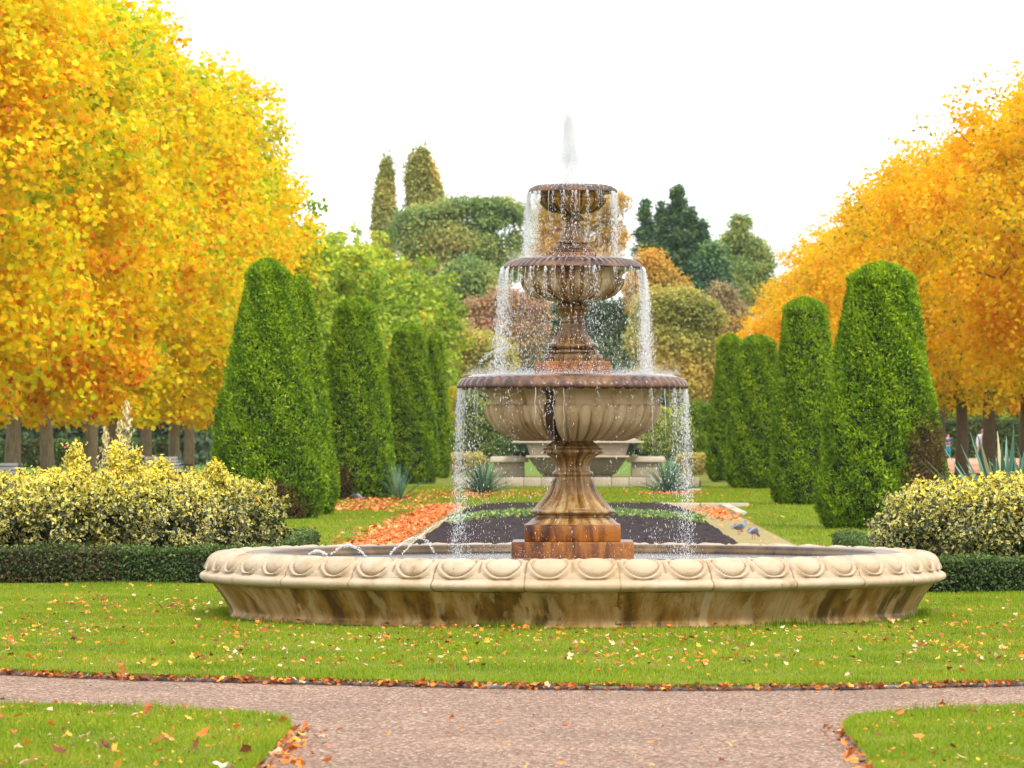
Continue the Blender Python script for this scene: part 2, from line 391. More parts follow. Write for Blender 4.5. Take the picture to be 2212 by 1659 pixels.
M['rim'] = stone("basin_rim_stone", (.49, .385, .27), (.40, .285, .165), (.22, .13, .05), .22, .35, (.8, .6), joints='rim', fine=.3)
M['side'] = stone("basin_side_stone", (.43, .285, .115), (.26, .135, .016), (.09, .042, .006), .55, .75, (.8, .5), 7.0, .9, joints='base')
M['inner'] = stone("basin_inner_stone", (.19, .125, .06), (.12, .07, .03), (.04, .028, .015), .5, .3, (.5, .3))
M['rust'] = stone("rust_stained_stone", (.31, .105, .006), (.14, .038, .002), (.04, .008, .001), .5, .7, (.45, .3), 4, 1.2, fine=.3)
M['pedestal'] = stone("pedestal_stone", (.43, .29, .13), (.22, .10, .015), (.05, .022, .005), .5, .6, (.5, .28), 3.5, 1.5)
M['bowl1'] = stone("great_bowl_stone", (.50, .37, .21), (.37, .24, .105), (.16, .085, .03), .26, .6, (.65, .4), 5, .6, crack=(-.27, .06))
M['bowl2'] = stone("middle_bowl_stone", (.50, .39, .24), (.22, .095, .012), (.06, .025, .006), .45, .7, (.42, .25), 5, .8)
M['bowl3'] = stone("top_bowl_stone", (.38, .20, .03), (.20, .085, .008), (.045, .018, .004), .5, .8, (.4, .22), 5, .3)
M['wetrim'] = stone("wet_rim_stone", (.20, .10, .045), (.085, .046, .034), (.03, .017, .015), .5, .3, (.22, .12), 9, 3)
M['brownstem'] = stone("brown_stem_stone", (.22, .115, .030), (.11, .050, .013), (.03, .014, .006), .5, .55, (.4, .22), 3.5, 1.8)
M['palestone'] = plain("pale_stone", (.52, .44, .34), .85, .2, 5)
M['greystone'] = plain("grey_stone", (.30, .25, .20), .85, .3, 6)
M['edgestone'] = plain("edging_stone", (.42, .35, .26), .9, .25, 3)
M['metal'] = plain("grey_edging", (.16, .15, .15), .6, .2, 4)
M['bench'] = plain("grey_weathered_wood", (.33, .33, .34), .7, .2, 9)
M['dark'] = plain("dark_iron", (.03, .03, .035), .5, .2, 9)
M['brick'] = plain("old_brick", (.26, .19, .17), .9, .3, 3)
M['twig'] = plain("black_twig", (.02, .017, .015), .8, .3, 30)
wt = NT("pool_water"); co = wt.n("ShaderNodeTexCoord").outputs['Object']
nw = wt.noise(co, 9, 4, .6); p = wt.pbr((.035, .035, .028), .12, wt.bump(nw, .8, .04), .12); M['water'] = wt.m
ws = NT("falling_water")
p = ws.pbr((.97, .98, .99), .25, spec=.5); tr = ws.n("ShaderNodeBsdfTranslucent"); tr.inputs[0].default_value = (1, 1, 1, 1)
x = ws.n("ShaderNodeMixShader"); x.inputs[0].default_value = .55
ws.l(p.outputs[0], x.inputs[1]); ws.l(tr.outputs[0], x.inputs[2])
tq = ws.n('ShaderNodeBsdfTransparent'); x2 = ws.n('ShaderNodeMixShader'); x2.inputs[0].default_value = .28; ws.l(x.outputs[0], x2.inputs[1]); ws.l(tq.outputs[0], x2.inputs[2]); ws.l(x2.outputs[0], ws.out.inputs[0]); M['spray'] = ws.m

# ---------------------------------------------------------------- ground, path, lawns
def sheet(name, pts, z, m, kind='structure', thick=0, sub=0):
    n = len(pts); v = [(p[0], p[1], z) for p in pts]; fs = [list(range(n))]
    if thick:
        v += [(p[0], p[1], z - thick) for p in pts]
        fs += [[i, i + n, (i + 1) % n + n, (i + 1) % n] for i in range(n)]
    me = bpy.data.meshes.new(name); me.from_pydata(v, [], fs); me.materials.append(m); me.update()
    import bmesh
    b = bmesh.new(); b.from_mesh(me); bmesh.ops.recalc_face_normals(b, faces=b.faces)
    if not thick and b.faces and list(b.faces)[0].normal.z < 0: bmesh.ops.reverse_faces(b, faces=b.faces)
    bmesh.ops.triangulate(b, faces=[f for f in b.faces if len(f.verts) > 4]); b.to_mesh(me); b.free()
    o = bpy.data.objects.new(name, me); link(o); o['kind'] = kind; return o
sheet("ground", [(-900, -20), (900, -20), (900, 840), (-900, 840)], -.06, M['groundgrass'])
path_z = -.045
sheet("path", [(-30, 5), (30, 5), (30, 36), (-30, 36)], path_z, M['gravel'])
sheet("path", [(14.5, 195), (40, 195), (40, 330), (14.5, 330)], .03, M['driftleaf'] if False else plain("leafy_path", (.50, .24, .13), .9, .3, 2))
front_edge = [(-500, 1425), (-200, 1434), (0, 1443), (120, 1449), (300, 1455), (500, 1460), (806, 1467), (1150, 1474), (1498, 1477), (1800, 1475), (2100, 1469), (2300, 1465), (2800, 1450)]
FE = [G(*p) for p in front_edge]
main_poly = [(p.x, p.y) for p in FE] + [(30, FE[-1].y), (30, 190), (-30, 190), (-30, FE[0].y)]
sheet("lawn", main_poly, 0.0, M['lawn'], thick=.05)
lc = [(-600, 1508), (0, 1519.5), (182, 1523), (365, 1528.6), (547, 1543), (600, 1551), (620, 1562), (618, 1572), (583, 1607), (547, 1647), (500, 1700), (380, 1850)]
LC = [G(*p) for p in lc]
sheet("lawn", [(p.x, p.y) for p in LC] + [(-14, LC[-1].y)], 0.0, M['lawn'], thick=.05)
rc = [(2900, 1502), (2212, 1523), (2046, 1530), (1917, 1538), (1850, 1547), (1830, 1562), (1838, 1580), (1869, 1615), (1901, 1659), (1960, 1760), (2020, 1850)]
RC = [G(*p) for p in rc]
sheet("lawn", [(p.x, p.y) for p in RC] + [(14, RC[-1].y)], 0.0, M['lawn'], thick=.05)
def edging(pts, name, off):
    mb = MB()
    for a, b in zip(pts[:-1], pts[1:]):
        d = Vector((b.x - a.x, b.y - a.y, 0)); L = d.length; ang = math.atan2(d.y, d.x)
        c = (a + b) / 2
        mb.box((c.x - math.sin(ang) * off, c.y + math.cos(ang) * off, -.034), (L + .004, .010, .03), ang)
    o = mb.build(name, M['metal']); o['kind'] = 'structure'; return o
edging(FE, "lawn_kerb", -.004)
edging([p for p in RC[4:]], "lawn_kerb", -.004)

def inside(px, py, poly):
    res = np.zeros(len(px), bool); n = len(poly)
    for i in range(n):
        x1, y1 = poly[i]; x2, y2 = poly[(i + 1) % n]
        c = ((y1 > py) != (y2 > py)) & (px < (x2 - x1) * (py - y1) / (y2 - y1 + 1e-12) + x1)
        res ^= c
    return res
FX = AT(1237, HOR, D0).x
LCp = [(p.x, p.y) for p in LC] + [(-14, LC[-1].y)]; RCp = [(p.x, p.y) for p in RC] + [(14, RC[-1].y)]
def in_view(x, y, pad=.25):
    hw = (1106 + 40) / F * y + pad
    return np.abs(x - y * (-(VPU - CU) / F)) < hw
def blades(name, n, poly, ylo, yhi, h, wd, seed, xr=12, extra=None, zb=0.0):
    R = rng(seed); Y = np.sqrt(R.uniform(ylo ** 2, yhi ** 2, n)); X = R.uniform(-1, 1, n) * ((1150 / F) * Y + .3) - Y * (VPU - CU) / F
    k = inside(X, Y, poly) & in_view(X, Y)
    if extra is not None: k &= extra(X, Y)
    X, Y = X[k], Y[k]; m = len(X); a = R.uniform(0, 2 * np.pi, m); H = h * R.uniform(.5, 1.25, m); W = wd * R.uniform(.7, 1.3, m)
    # clumpy height
    H *= .8 + .35 * np.sin(X * 3.1 + np.sin(Y * 2.3)) * np.sin(Y * 2.7)
    la = R.uniform(0, 2 * np.pi, m); ln = R.uniform(0, .7, m) * H
    base = np.stack([X, Y, np.full(m, zb - .004)], 1); s = np.stack([np.cos(a), np.sin(a), np.zeros(m)], 1) * (W / 2)[:, None]
    mid = base + np.stack([np.cos(la) * ln * .3, np.sin(la) * ln * .3, H * .55], 1)
    tip = base + np.stack([np.cos(la) * ln, np.sin(la) * ln, H], 1)
    v = np.stack([base - s, base + s, mid + s * .8, tip, mid - s * .8], 1).reshape(-1, 3)
    i = np.arange(m)[:, None] * 5
    o = mesh(name, v, [i + np.array([[0, 1, 2, 4]]), i + np.array([[4, 2, 3]])], M['blade'], attr={'rnd': np.repeat(R.random(m), 5)})
    o['kind'] = 'stuff'; return o
nofount = lambda X, Y: (X - FX) ** 2 + (Y - D0) ** 2 > 3.0 ** 2
tag(blades("grass", 420000, main_poly, 31, 56, .035, .0065, 1, extra=nofount), "short mown grass of the lawn round the stone fountain", "grass")
R_t = rng(91); tx = []; 
for P0, P1 in list(zip(FE[1:-2], FE[2:-1])) + list(zip(LC[1:-2], LC[2:-1])) + list(zip(RC[1:-2], RC[2:-1])):
    L_ = (P1 - P0).length; m_ = int(L_ * 260)
    for q_ in R_t.random(m_):
        c_ = P0.lerp(P1, q_); h_ = .02 + .035 * R_t.random() * (1 + math.sin(c_.x * 7) * .5); a_ = R_t.uniform(0, 6.28); o1 = R_t.normal() * .012; o2 = R_t.normal() * .012
        b0 = Vector((c_.x + o1, c_.y + o2, -.015)); sd_ = Vector((math.cos(a_), math.sin(a_), 0)) * .003; tp_ = b0 + Vector((R_t.normal() * .02, R_t.normal() * .02, h_ + .01)); tx += [tuple(b0 - sd_), tuple(b0 + sd_), tuple(tp_)]
tx = np.array(tx); tag(mesh("grass", tx, np.arange(len(tx)).reshape(-1, 3), M['blade'], attr={'rnd': np.repeat(R_t.random(len(tx) // 3), 3)}), "ragged grass fringe hanging over the edges of the path", "grass", kind='stuff')
tag(blades("grass", 130000, LCp, 23, 30, .035, .006, 2), "bright short grass of the lawn corner at lower left", "grass")
tag(blades("grass", 130000, RCp, 23, 30, .035, .006, 3), "bright short grass of the lawn corner at lower right", "grass")
nobed = lambda X, Y: ~((np.abs(X) < 3.15) & (Y > 66) & (Y < 108.5))
tag(blades("grass", 330000, main_poly, 56, 150, .05, .016, 4, extra=nobed), "smooth green lawn along the clipped conifers behind the fountain", "grass")
# long tufts at the foot of the basin
R = rng(77); tf = []
TH = np.concatenate([R.uniform(-1.62, -1.35, 500), R.normal(-.19, .05, 260), R.normal(.62, .05, 300), R.uniform(1.2, 1.6, 260), R.uniform(-1.5, 1.5, 500)])
rr = 3.03 + np.abs(R.normal(0, .05, len(TH))); m = len(TH)
bx, by = FX + np.sin(TH) * rr, D0 - np.cos(TH) * rr
H = R.uniform(.04, .10, m) * np.where(np.arange(m) > 1320, .6, 1); la = R.uniform(0, 6.28, m)
base = np.stack([bx, by, np.zeros(m)], 1); sv = np.stack([np.cos(la + 1.5), np.sin(la + 1.5), la * 0], 1) * .004
tip = base + np.stack([np.cos(la) * H * .5, np.sin(la) * H * .5, H], 1)
v = np.stack([base - sv, base + sv, tip], 1).reshape(-1, 3)
tag(mesh("grass", v, np.arange(m)[:, None] * 3 + np.array([[0, 1, 2]]), M['blade'], attr={'rnd': np.repeat(R.random(m) * .4, 3)}), "longer grass tufts growing against the foot of the basin", "grass", kind='stuff')

# ---------------------------------------------------------------- fountain
S = .00406
def zv(v): return HC + (HOR - v) * S
def dense(prof, step):
    o = [prof[0]]
    for a, b in zip(prof[:-1], prof[1:]):
        L = math.hypot(b[0] - a[0], b[1] - a[1]); k = max(1, int(math.ceil(L / step)))
        for i in range(1, k + 1): o.append((a[0] + (b[0] - a[0]) * i / k, a[1] + (b[1] - a[1]) * i / k))
    return o
def smoothp(prof, it=1, keep=()):
    for _ in range(it):
        q = [prof[0]]
        for a, b in zip(prof[:-1], prof[1:]):
            q += [(a[0] * .75 + b[0] * .25, a[1] * .75 + b[1] * .25), (a[0] * .25 + b[0] * .75, a[1] * .25 + b[1] * .75)]
        prof = q + [prof[-1]]
    return prof
def revolve(name, prof, nseg, m, parent, disp=None, half=False, smooth=True):
    P = np.array(prof); n = len(P)
    tan = np.gradient(P, axis=0); tan /= np.maximum(np.linalg.norm(tan, axis=1, keepdims=True), 1e-9)
    nor = np.stack([tan[:, 1], -tan[:, 0]], 1)
    th = np.linspace(-np.pi, np.pi, nseg, endpoint=False)
    T, I = np.meshgrid(th, np.arange(n))
    r = np.repeat(P[:, 0][:, None], nseg, 1); z = np.repeat(P[:, 1][:, None], nseg, 1)
    if disp is not None:
        d = disp(T, P[I, 0], P[I, 1], I / (n - 1)); r = r + d * nor[I, 0]; z = z + d * nor[I, 1]
    v = np.stack([r * np.sin(T), -r * np.cos(T), z], -1).reshape(-1, 3)
    i, j = np.meshgrid(np.arange(n - 1), np.arange(nseg), indexing='ij'); j2 = (j + 1) % nseg
    f = np.stack([i * nseg + j, i * nseg + j2, (i + 1) * nseg + j2, (i + 1) * nseg + j], -1).reshape(-1, 4)
    return mesh(name, v, f, m, parent, smooth=smooth)
fo = empty("tiered_fountain", (FX, D0, 0), "tall three-tiered stone fountain with a wide round egg-carved basin, running with water", "fountain")
# basin: profiles run from the bottom outside upwards so that displacement points outwards
NE = 52; PE = 2 * math.pi / NE
base_prof = smoothp([(3.035, -.03), (3.035, .012), (3.028, .03), (3.012, .042), (3.004, .055), (3.012, .085), (3.037, .127), (3.066, .175), (3.10, .224), (3.135, .268), (3.163, .301)], 1)
rN = rng(5); pn = rN.uniform(-1, 1, 26)
def d_base(T, r, z, t):
    ph = (T / (2 * PE) + .5) % 1.0; k = np.floor(T / (2 * PE) + .5).astype(int) % 26
    j = np.abs(((ph + .5) % 1) - .5)
    return -.010 * np.exp(-(j / .011) ** 2) + .004 * pn[k] + .003 * np.sin(T * 61 + z * 9) * np.sin(T * 23)
basin = revolve("basin_wall", dense(base_prof, .02), 1248, M['side'], fo, d_base)
rim_prof = [(3.160, .300), (3.190, .306), (3.235, .318), (3.258, .335), (3.264, .355), (3.258, .374), (3.238, .388), (3.218, .398), (3.205, .412)]
ovo = [(3.205, .412)] + smoothp([(3.205, .420), (3.190, .466), (3.155, .508), (3.085, .540), (2.99, .556), (2.90, .560)], 2)
n_lip = len(dense(smoothp(rim_prof, 1), .012))
lip = dense(smoothp(rim_prof, 1), .012); ov = dense(ovo, .014)
inn = dense([(2.90, .560), (2.87, .556), (2.86, .52)], .02)
full = lip + ov[1:] + inn[1:]
cum = np.cumsum([0] + [math.hypot(b[0] - a[0], b[1] - a[1]) for a, b in zip(ov[:-1], ov[1:])]); cum = cum / cum[-1]
bmap = np.full(len(full), 9.0); bmap[len(lip) - 1:len(lip) - 1 + len(ov)] = (cum - .5) * 2
def d_rim(T, r, z, t):
    I = np.rint(t * (len(full) - 1)).astype(int); b = bmap[I] + .02
    a = (((T / PE) % 1.0) - .5) * 2
    rr = np.sqrt((a / .74) ** 2 + ((b + .13) / .72) ** 2)
    d = np.where(rr < 1, .034 * np.maximum(0, 1 - rr ** 2) ** .6, 0)
    d += .024 * np.exp(-((rr - 1.20) / .09) ** 2) * np.clip((.75 - b) * 3, 0, 1)
    d -= .014 * np.exp(-((rr - 1.04) / .05) ** 2)
    d -= .016 * np.exp(-((np.abs(a) - 1) / .07) ** 2) * (np.abs(b) < .75)
    d = np.where(np.abs(b) < 1.02, d, 0)
    ph = (T / (2 * PE) + .5) % 1.0; j = np.abs(((ph + .5) % 1) - .5)
    d -= .008 * np.exp(-(j / .006) ** 2)
    k = np.floor(T / (2 * PE) + .5).astype(int) % 26
    return d + .003 * pn[(k * 7) % 26] + .002 * np.sin(T * 90 + 3 * np.sin(T * 37))
rim = revolve("carved_rim", full, 52 * 28, M['rim'], basin, d_rim)
revolve("inner_wall", [(2.63, .50), (2.625, .30), (2.6, .1), (0.01, .1)], 96, M['inner'], basin)
rg = revolve("inner_lip", dense([(2.875, .54), (2.872, .556), (2.84, .564), (2.76, .566), (2.68, .562), (2.66, .555), (2.655, .52), (2.64, .515), (2.63, .44)][::-1], .03), 128, M['inner'], basin)
# pool water
def disc(name, r, z, m, parent, n=96):
    v = [(0, 0, z)] + [(r * math.cos(2 * math.pi * k / n), r * math.sin(2 * math.pi * k / n), z) for k in range(n)]
    return mesh(name, v, np.array([(0, 1 + k, 1 + (k + 1) % n) for k in range(n)]), m, parent, smooth=True)
po = disc("water", 2.62, .487, M['water'], None); po.location = (FX, D0, 0); tag(po, "dark rippled water filling the fountain basin", "water", kind='structure')

def sqblock(name, half, z0, z1, m, parent, bev=.012):
    return MB().box((0, 0, (z0 + z1) / 2), (2 * half, 2 * half, z1 - z0)).build(name, m, parent, bevel=bev)
sqblock("lower_plinth", .531, .15, zv(1168), M['rust'], fo)
sqblock("upper_plinth", .418, zv(1168) - .002, zv(1132), M['rust'], fo)
k1 = .001268; z1 = lambda y: zv(691.2 + y * .3125)
def pr(lst, kk, zz): return [(r * kk, zz(y)) for r, y in lst]
def flute(n, A, zlo, zhi, pw=.6, ph=0.0, soft=.02, arch=0):
    def f(T, r, z, t):
        c_ = np.abs(np.cos((T + ph) * n / 2))
        m_ = np.clip((z - zlo) / soft, 0, 1) * np.clip((zhi - arch * (1 - c_) ** 1.5 - z) / max(soft * .4, .006), 0, 1)
        m_ = m_ * m_ * (3 - 2 * m_)
        return A * (c_ ** pw - (.2 if A > .04 else .5 if arch else .6)) * m_
    return f
foot = pr([(330, 1411), (330, 1408), (312, 1404), (300, 1392), (285, 1378), (262, 1366), (250, 1360), (250, 1350), (262, 1342), (290, 1336), (296, 1326), (292, 1314), (268, 1308), (262, 1296), (236, 1270), (205, 1240), (178, 1205), (158, 1165), (144, 1125), (134, 1096), (130, 1082), (133, 1078), (140, 1073), (143, 1062), (140, 1052), (128, 1047), (120, 1040), (118, 1010), (124, 985), (138, 962), (158, 944), (176, 936), (182, 928), (205, 924), (216, 914), (216, 898), (205, 888), (192, 884), (190, 874), (168, 862), (150, 848), (140, 835), (135, 815)], k1, z1)
ped = revolve("pedestal", dense(foot, .012), 256, M['pedestal'], fo, flute(16, .020, z1(1305), z1(1092), .7, 0, .05))
bl = [(120, 838), (170, 832), (250, 829), (320, 819), (385, 804), (440, 783), (490, 757), (530, 727), (558, 695), (574, 660), (582, 632), (584, 610), (580, 596), (572, 588), (566, 576), (566, 560), (572, 540), (586, 518), (610, 500), (650, 487), (700, 480), (745, 477), (770, 475)]
b1 = revolve("great_bowl", dense(smoothp(pr(bl, k1, z1), 1), .012), 42 * 16, M['bowl1'], fo, flute(42, .042, z1(832), z1(588), .6, 0, .03, .06))
def d_r1(n, A):
    def f(T, r, z, t):
        a = ((T * n / (2 * math.pi)) % 1.0 - .5) * 2 + .5 * (t - .4)
        b = (t - .42) / .33
        rr = np.sqrt((a / .75) ** 2 + b ** 2)
        return np.where(rr < 1, A * np.sqrt(np.maximum(0, 1 - rr ** 2)), 0) + A * .5 * np.exp(-((rr - 1.2) / .12) ** 2) * (np.abs(b) < 1.3)
    return f
r1 = [(768, 476), (782, 472), (789, 464), (787, 454), (778, 440), (766, 422), (748, 404), (722, 390), (690, 381), (655, 378), (620, 380), (600, 388), (590, 410), (560, 440), (400, 480), (10, 490)]
revolve("bowl_rim", dense(smoothp(pr(r1[:10], k1, z1), 1), .008) + dense(pr(r1[9:], k1, z1), .1)[1:], 56 * 14, M['wetrim'], b1, lambda T, r, z, t: d_r1(56, .020)(T, r, z, t / .55) * (r > .78))
disc("bowl_water", .80, z1(392), M['water'], b1, 64)
sqblock("middle_plinth", .331, z1(372) - .08, z1(288), M['rust'], fo)
k2 = .001212; z2 = lambda y: zv(218.9 + y * .2986)
ft2 = pr([(232, 290), (206, 288), (209, 262), (205, 242), (178, 237), (172, 230), (186, 224), (184, 212), (156, 206), (146, 200), (172, 194), (179, 184), (176, 170), (166, 162), (146, 156), (128, 135), (108, 110), (94, 80), (86, 50), (82, 22), (86, 18), (89, 12), (86, 5), (80, 0)], k1, z1) + pr([(82, 1600), (82, 1578), (86, 1560), (93, 1540), (104, 1520), (118, 1512), (128, 1504), (131, 1494), (126, 1484), (114, 1478), (108, 1464), (96, 1455), (92, 1440)], k2, z2)[1:]
revolve("middle_stem", dense(ft2, .010), 192, M['brownstem'], fo, flute(14, .014, z1(155), z1(26), .7, 0, .04))
bl2 = pr([(80, 1450), (130, 1446), (190, 1438), (245, 1422), (292, 1402), (330, 1374), (355, 1342), (366, 1314), (368, 1296), (362, 1284), (358, 1274), (362, 1258), (376, 1242), (402, 1228), (440, 1218), (490, 1211)], k2, z2)
b2 = revolve("middle_bowl", dense(smoothp(bl2, 1), .010), 24 * 20, M['bowl2'], fo, flute(24, .028, z2(1446), z2(1282), .5, .1, .025, .04))
r2 = pr([(488, 1212), (502, 1210), (508, 1203), (503, 1193), (490, 1180), (468, 1164), (438, 1150), (400, 1141), (360, 1138), (330, 1140), (320, 1155), (10, 1160)], k2, z2)
revolve("bowl_rim", dense(smoothp(r2, 1), .010), 60 * 8, M['wetrim'], b2, lambda T, r, z, t: .004 * np.sin(T * 60) * (r > .42))
disc("bowl_water", .41, z2(1144), M['water'], b2, 48)
sqblock("top_plinth", .207, z2(1150), z2(1095), M['rust'], fo, .006)
sqblock("top_plinth_step", .161, z2(1096), z2(1066), M['brownstem'], fo, .006)
ft3 = pr([(150, 1068), (134, 1066), (134, 1052), (112, 1044), (106, 1036), (116, 1030), (120, 1022), (115, 1014), (98, 1010), (84, 992), (70, 965), (58, 935), (53, 918), (59, 912), (59, 905), (52, 900), (48, 882), (50, 872), (56, 866), (72, 860), (83, 852), (83, 842), (74, 836), (66, 828), (56, 820), (50, 808)], k2, z2)
revolve("top_stem", dense(ft3, .008), 160, M['brownstem'], fo, flute(12, .009, z2(1012), z2(925), .7, 0, .02))
bl3 = pr([(45, 818), (85, 814), (130, 804), (172, 788), (206, 764), (230, 738), (238, 716), (236, 702), (230, 694), (229, 684), (236, 674), (256, 666), (290, 661)], k2, z2)
b3 = revolve("top_bowl", dense(smoothp(bl3, 1), .008), 20 * 18, M['bowl3'], fo, flute(20, .020, z2(812), z2(698), .5, .05, .02, .03))
r3 = pr([(288, 662), (312, 662), (322, 657), (320, 648), (308, 634), (290, 621), (262, 611), (235, 607), (205, 608), (190, 615), (10, 620)], k2, z2)
revolve("bowl_rim", dense(smoothp(r3, 1), .008), 50 * 8, M['wetrim'], b3, lambda T, r, z, t: .004 * np.sin(T * 50) * (r > .25))

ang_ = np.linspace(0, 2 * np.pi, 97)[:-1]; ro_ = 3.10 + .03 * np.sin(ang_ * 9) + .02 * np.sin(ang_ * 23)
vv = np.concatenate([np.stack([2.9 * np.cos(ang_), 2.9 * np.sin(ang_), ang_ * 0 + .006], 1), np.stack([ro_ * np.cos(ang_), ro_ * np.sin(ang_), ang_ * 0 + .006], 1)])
kk = np.arange(96); er = mesh("contact_shade_ring", vv, np.stack([kk, kk + 96, (kk + 1) % 96 + 96, (kk + 1) % 96], 1), M['soil'], loc=(FX, D0, 0)); er['kind'] = 'structure'  # dark soil-coloured ring, added as contact shade under the basin foot

# ---------------------------------------------------------------- falling water
OCT_V = np.array([(1, 0, 0), (0, 1, 0), (-1, 0, 0), (0, -1, 0), (0, 0, 1), (0, 0, -1)], float)
OCT_F = np.array([(0, 1, 4), (1, 2, 4), (2, 3, 4), (3, 0, 4), (1, 0, 5), (2, 1, 5), (3, 2, 5), (0, 3, 5)])
def drops(name, P, r, el, label, cat, group=None, axis=None):
    P = np.asarray(P); n = len(P)
    sc = np.stack([r, r, r * el], 1)
    v = OCT_V[None] * sc[:, None]
    if axis is not None:
        a = unit(axis); t = unit(np.cross(a, np.array([.3, .9, .1]))); b = np.cross(a, t)
        v = v[:, :, :1] * t[:, None] + v[:, :, 1:2] * b[:, None] + v[:, :, 2:3] * a[:, None]
    v = (v + P[:, None]).reshape(-1, 3)
    f = (np.arange(n)[:, None, None] * 6 + OCT_F[None]).reshape(-1, 3)
    o = mesh(name, v, f, M['spray'], smooth=True, loc=(FX, D0, 0))
    return tag(o, label, cat, group, 'stuff')
def curtain(n, nstr, r0, ztop, zbot, seed, vout=.25, strands=60, size=.0055, bias=None, side=None):
    """water leaving a rim: broken strings of drops that spread as they fall"""
    R = rng(seed); sa = R.uniform(-np.pi, np.pi, nstr); sw = R.random(nstr) ** 2 + .05
    if bias is not None: sw = sw * bias(sa)
    sw /= sw.sum(); k = R.choice(nstr, n, p=sw)
    T = R.random(n) ** .8 * math.sqrt(2 * (ztop - zbot) / 9.8)
    vo = vout * (.1 + 1.3 * R.random(nstr)[k] ** 1.5 + .28 * np.abs(R.normal(size=n)))
    a = sa[k] + R.normal(size=n) * (.006 + .05 * (T / .4) ** 1.5)
    rad = r0 + vo * T; z = ztop - 4.9 * T * T
    P = np.stack([rad * np.sin(a), -rad * np.cos(a), z], 1)
    P += R.normal(size=(n, 3)) * (.004 + .075 * T ** 1.3)[:, None] * np.array([1, 1, .6])
    rs = size * (.5 + 1.1 * R.random(n) ** 3); el = 1.2 + 4.5 * R.random(n) ** 2
    # strings hugging the lip
    Q = []; rr = []; e2 = []
    for s in range(strands):
        a0 = R.uniform(-np.pi, np.pi); L = R.uniform(.08, .45) * (ztop - zbot); m_ = int(L / .012) + 2; zz = np.linspace(0, L, m_)
        aj = a0 + .004 * np.sin(zz * 40 + s); tt = np.sqrt(2 * zz / 9.8); ro = r0 + .05 * tt - .004
        Q.append(np.stack([ro * np.sin(aj), -ro * np.cos(aj), ztop - zz], 1)); rr.append(.0034 * (1 - .6 * zz / L) * R.uniform(.6, 1.3)); e2.append(np.full(m_, 2.6))
    P = np.concatenate([P] + Q); rs = np.concatenate([rs] + rr); el = np.concatenate([el] + e2)
    return P, rs, el
def splash(n, r0, r1, z, h, seed, size=.005):
    R = rng(seed); a = R.uniform(-np.pi, np.pi, n); r = np.sqrt(R.uniform(r0 ** 2, r1 ** 2, n))
    return np.stack([r * np.sin(a), -r * np.cos(a), z + np.abs(R.exponential(h, n))], 1), size * R.uniform(.5, 1.2, n), np.ones(n)
def cat_(*L): return [np.concatenate(x) for x in zip(*L)]
zr3, zr2, zr1, zw = z2(660), z2(1208), z1(470), .487
def bias2(a): return .30 + 1.8 * np.exp(-((np.abs(a) - 1.42) / .42) ** 2)
P, r, e = cat_(curtain(14000, 60, .392, zr3, z2(1140), 11, .09, 18, .0021, bias2), splash(3000, .25, .60, z2(1140), .022, 12, .0022))
drops("water_curtain", P, r, e, "curtain of drops falling from the small top bowl into the middle bowl", "falling water", "sheets of falling water")
P, r, e = cat_(curtain(21000, 70, .616, zr2, z1(378), 13, .16, 34, .0023, bias2), splash(11000, .4, .95, z1(380), .03, 14, .0022))
drops("water_curtain", P, r, e, "curtain of drops falling from the middle bowl into the great bowl", "falling water", "sheets of falling water")
P, r, e = cat_(curtain(15000, 120, .995, zr1, zw, 15, .07, 14, .0023, bias2), splash(1500, .5, 1.2, zw, .05, 16, .0022))
drops("water_curtain", P, r, e, "loose curtain of drops falling from the great bowl into the basin", "falling water", "sheets of falling water")
# top jet
R = rng(21); zt = z2(100); zb = z2(608); nn = 42000
hgt = R.random(nn) ** 1.3; wdt = (.022 + .13 * (1 - hgt) ** .8 + 1.5 * np.maximum(0, .32 - hgt) ** 1.3)
a = R.uniform(-np.pi, np.pi, nn); wob = 1 + .10 * np.sin(hgt * 13 + 1) + .06 * np.sin(hgt * 47 + a); rad = wdt * wob * R.random(nn) ** .7
P = np.stack([rad * np.sin(a) - .035 * hgt, -rad * np.cos(a), zb + (zt - zb) * hgt + .02 * R.normal(size=nn)], 1)
jet = drops("water_jet", P, .0022 * R.uniform(.4, 1.6, nn), 1 + R.random(nn), "white frothy jet rising from the top bowl against the sky", "water jet")
prof = [(.003, zt - .01), (.018, zt - .035), (.036, zt - .08), (.048, zt - .15), (.055, zt - .25), (.062, zt - .35), (.085, zt - .45), (.11, zt - .52), (.15, zb + .02), (.18, zb)]
rr_ = rng(8)
def jd(T, r, z, t): return .003 * np.sin(T * 5 + z * 40) + .003 * np.sin(T * 9 - z * 70 + 2 * np.sin(z * 33)) + .002 * np.sin(T * 3 + z * 110)
jc = revolve("froth_core", dense([(a * .5, b - .05) for a, b in reversed(prof)], .012), 48, M['spray'], jet, jd); 
jc.location = (-.02, 0, 0)
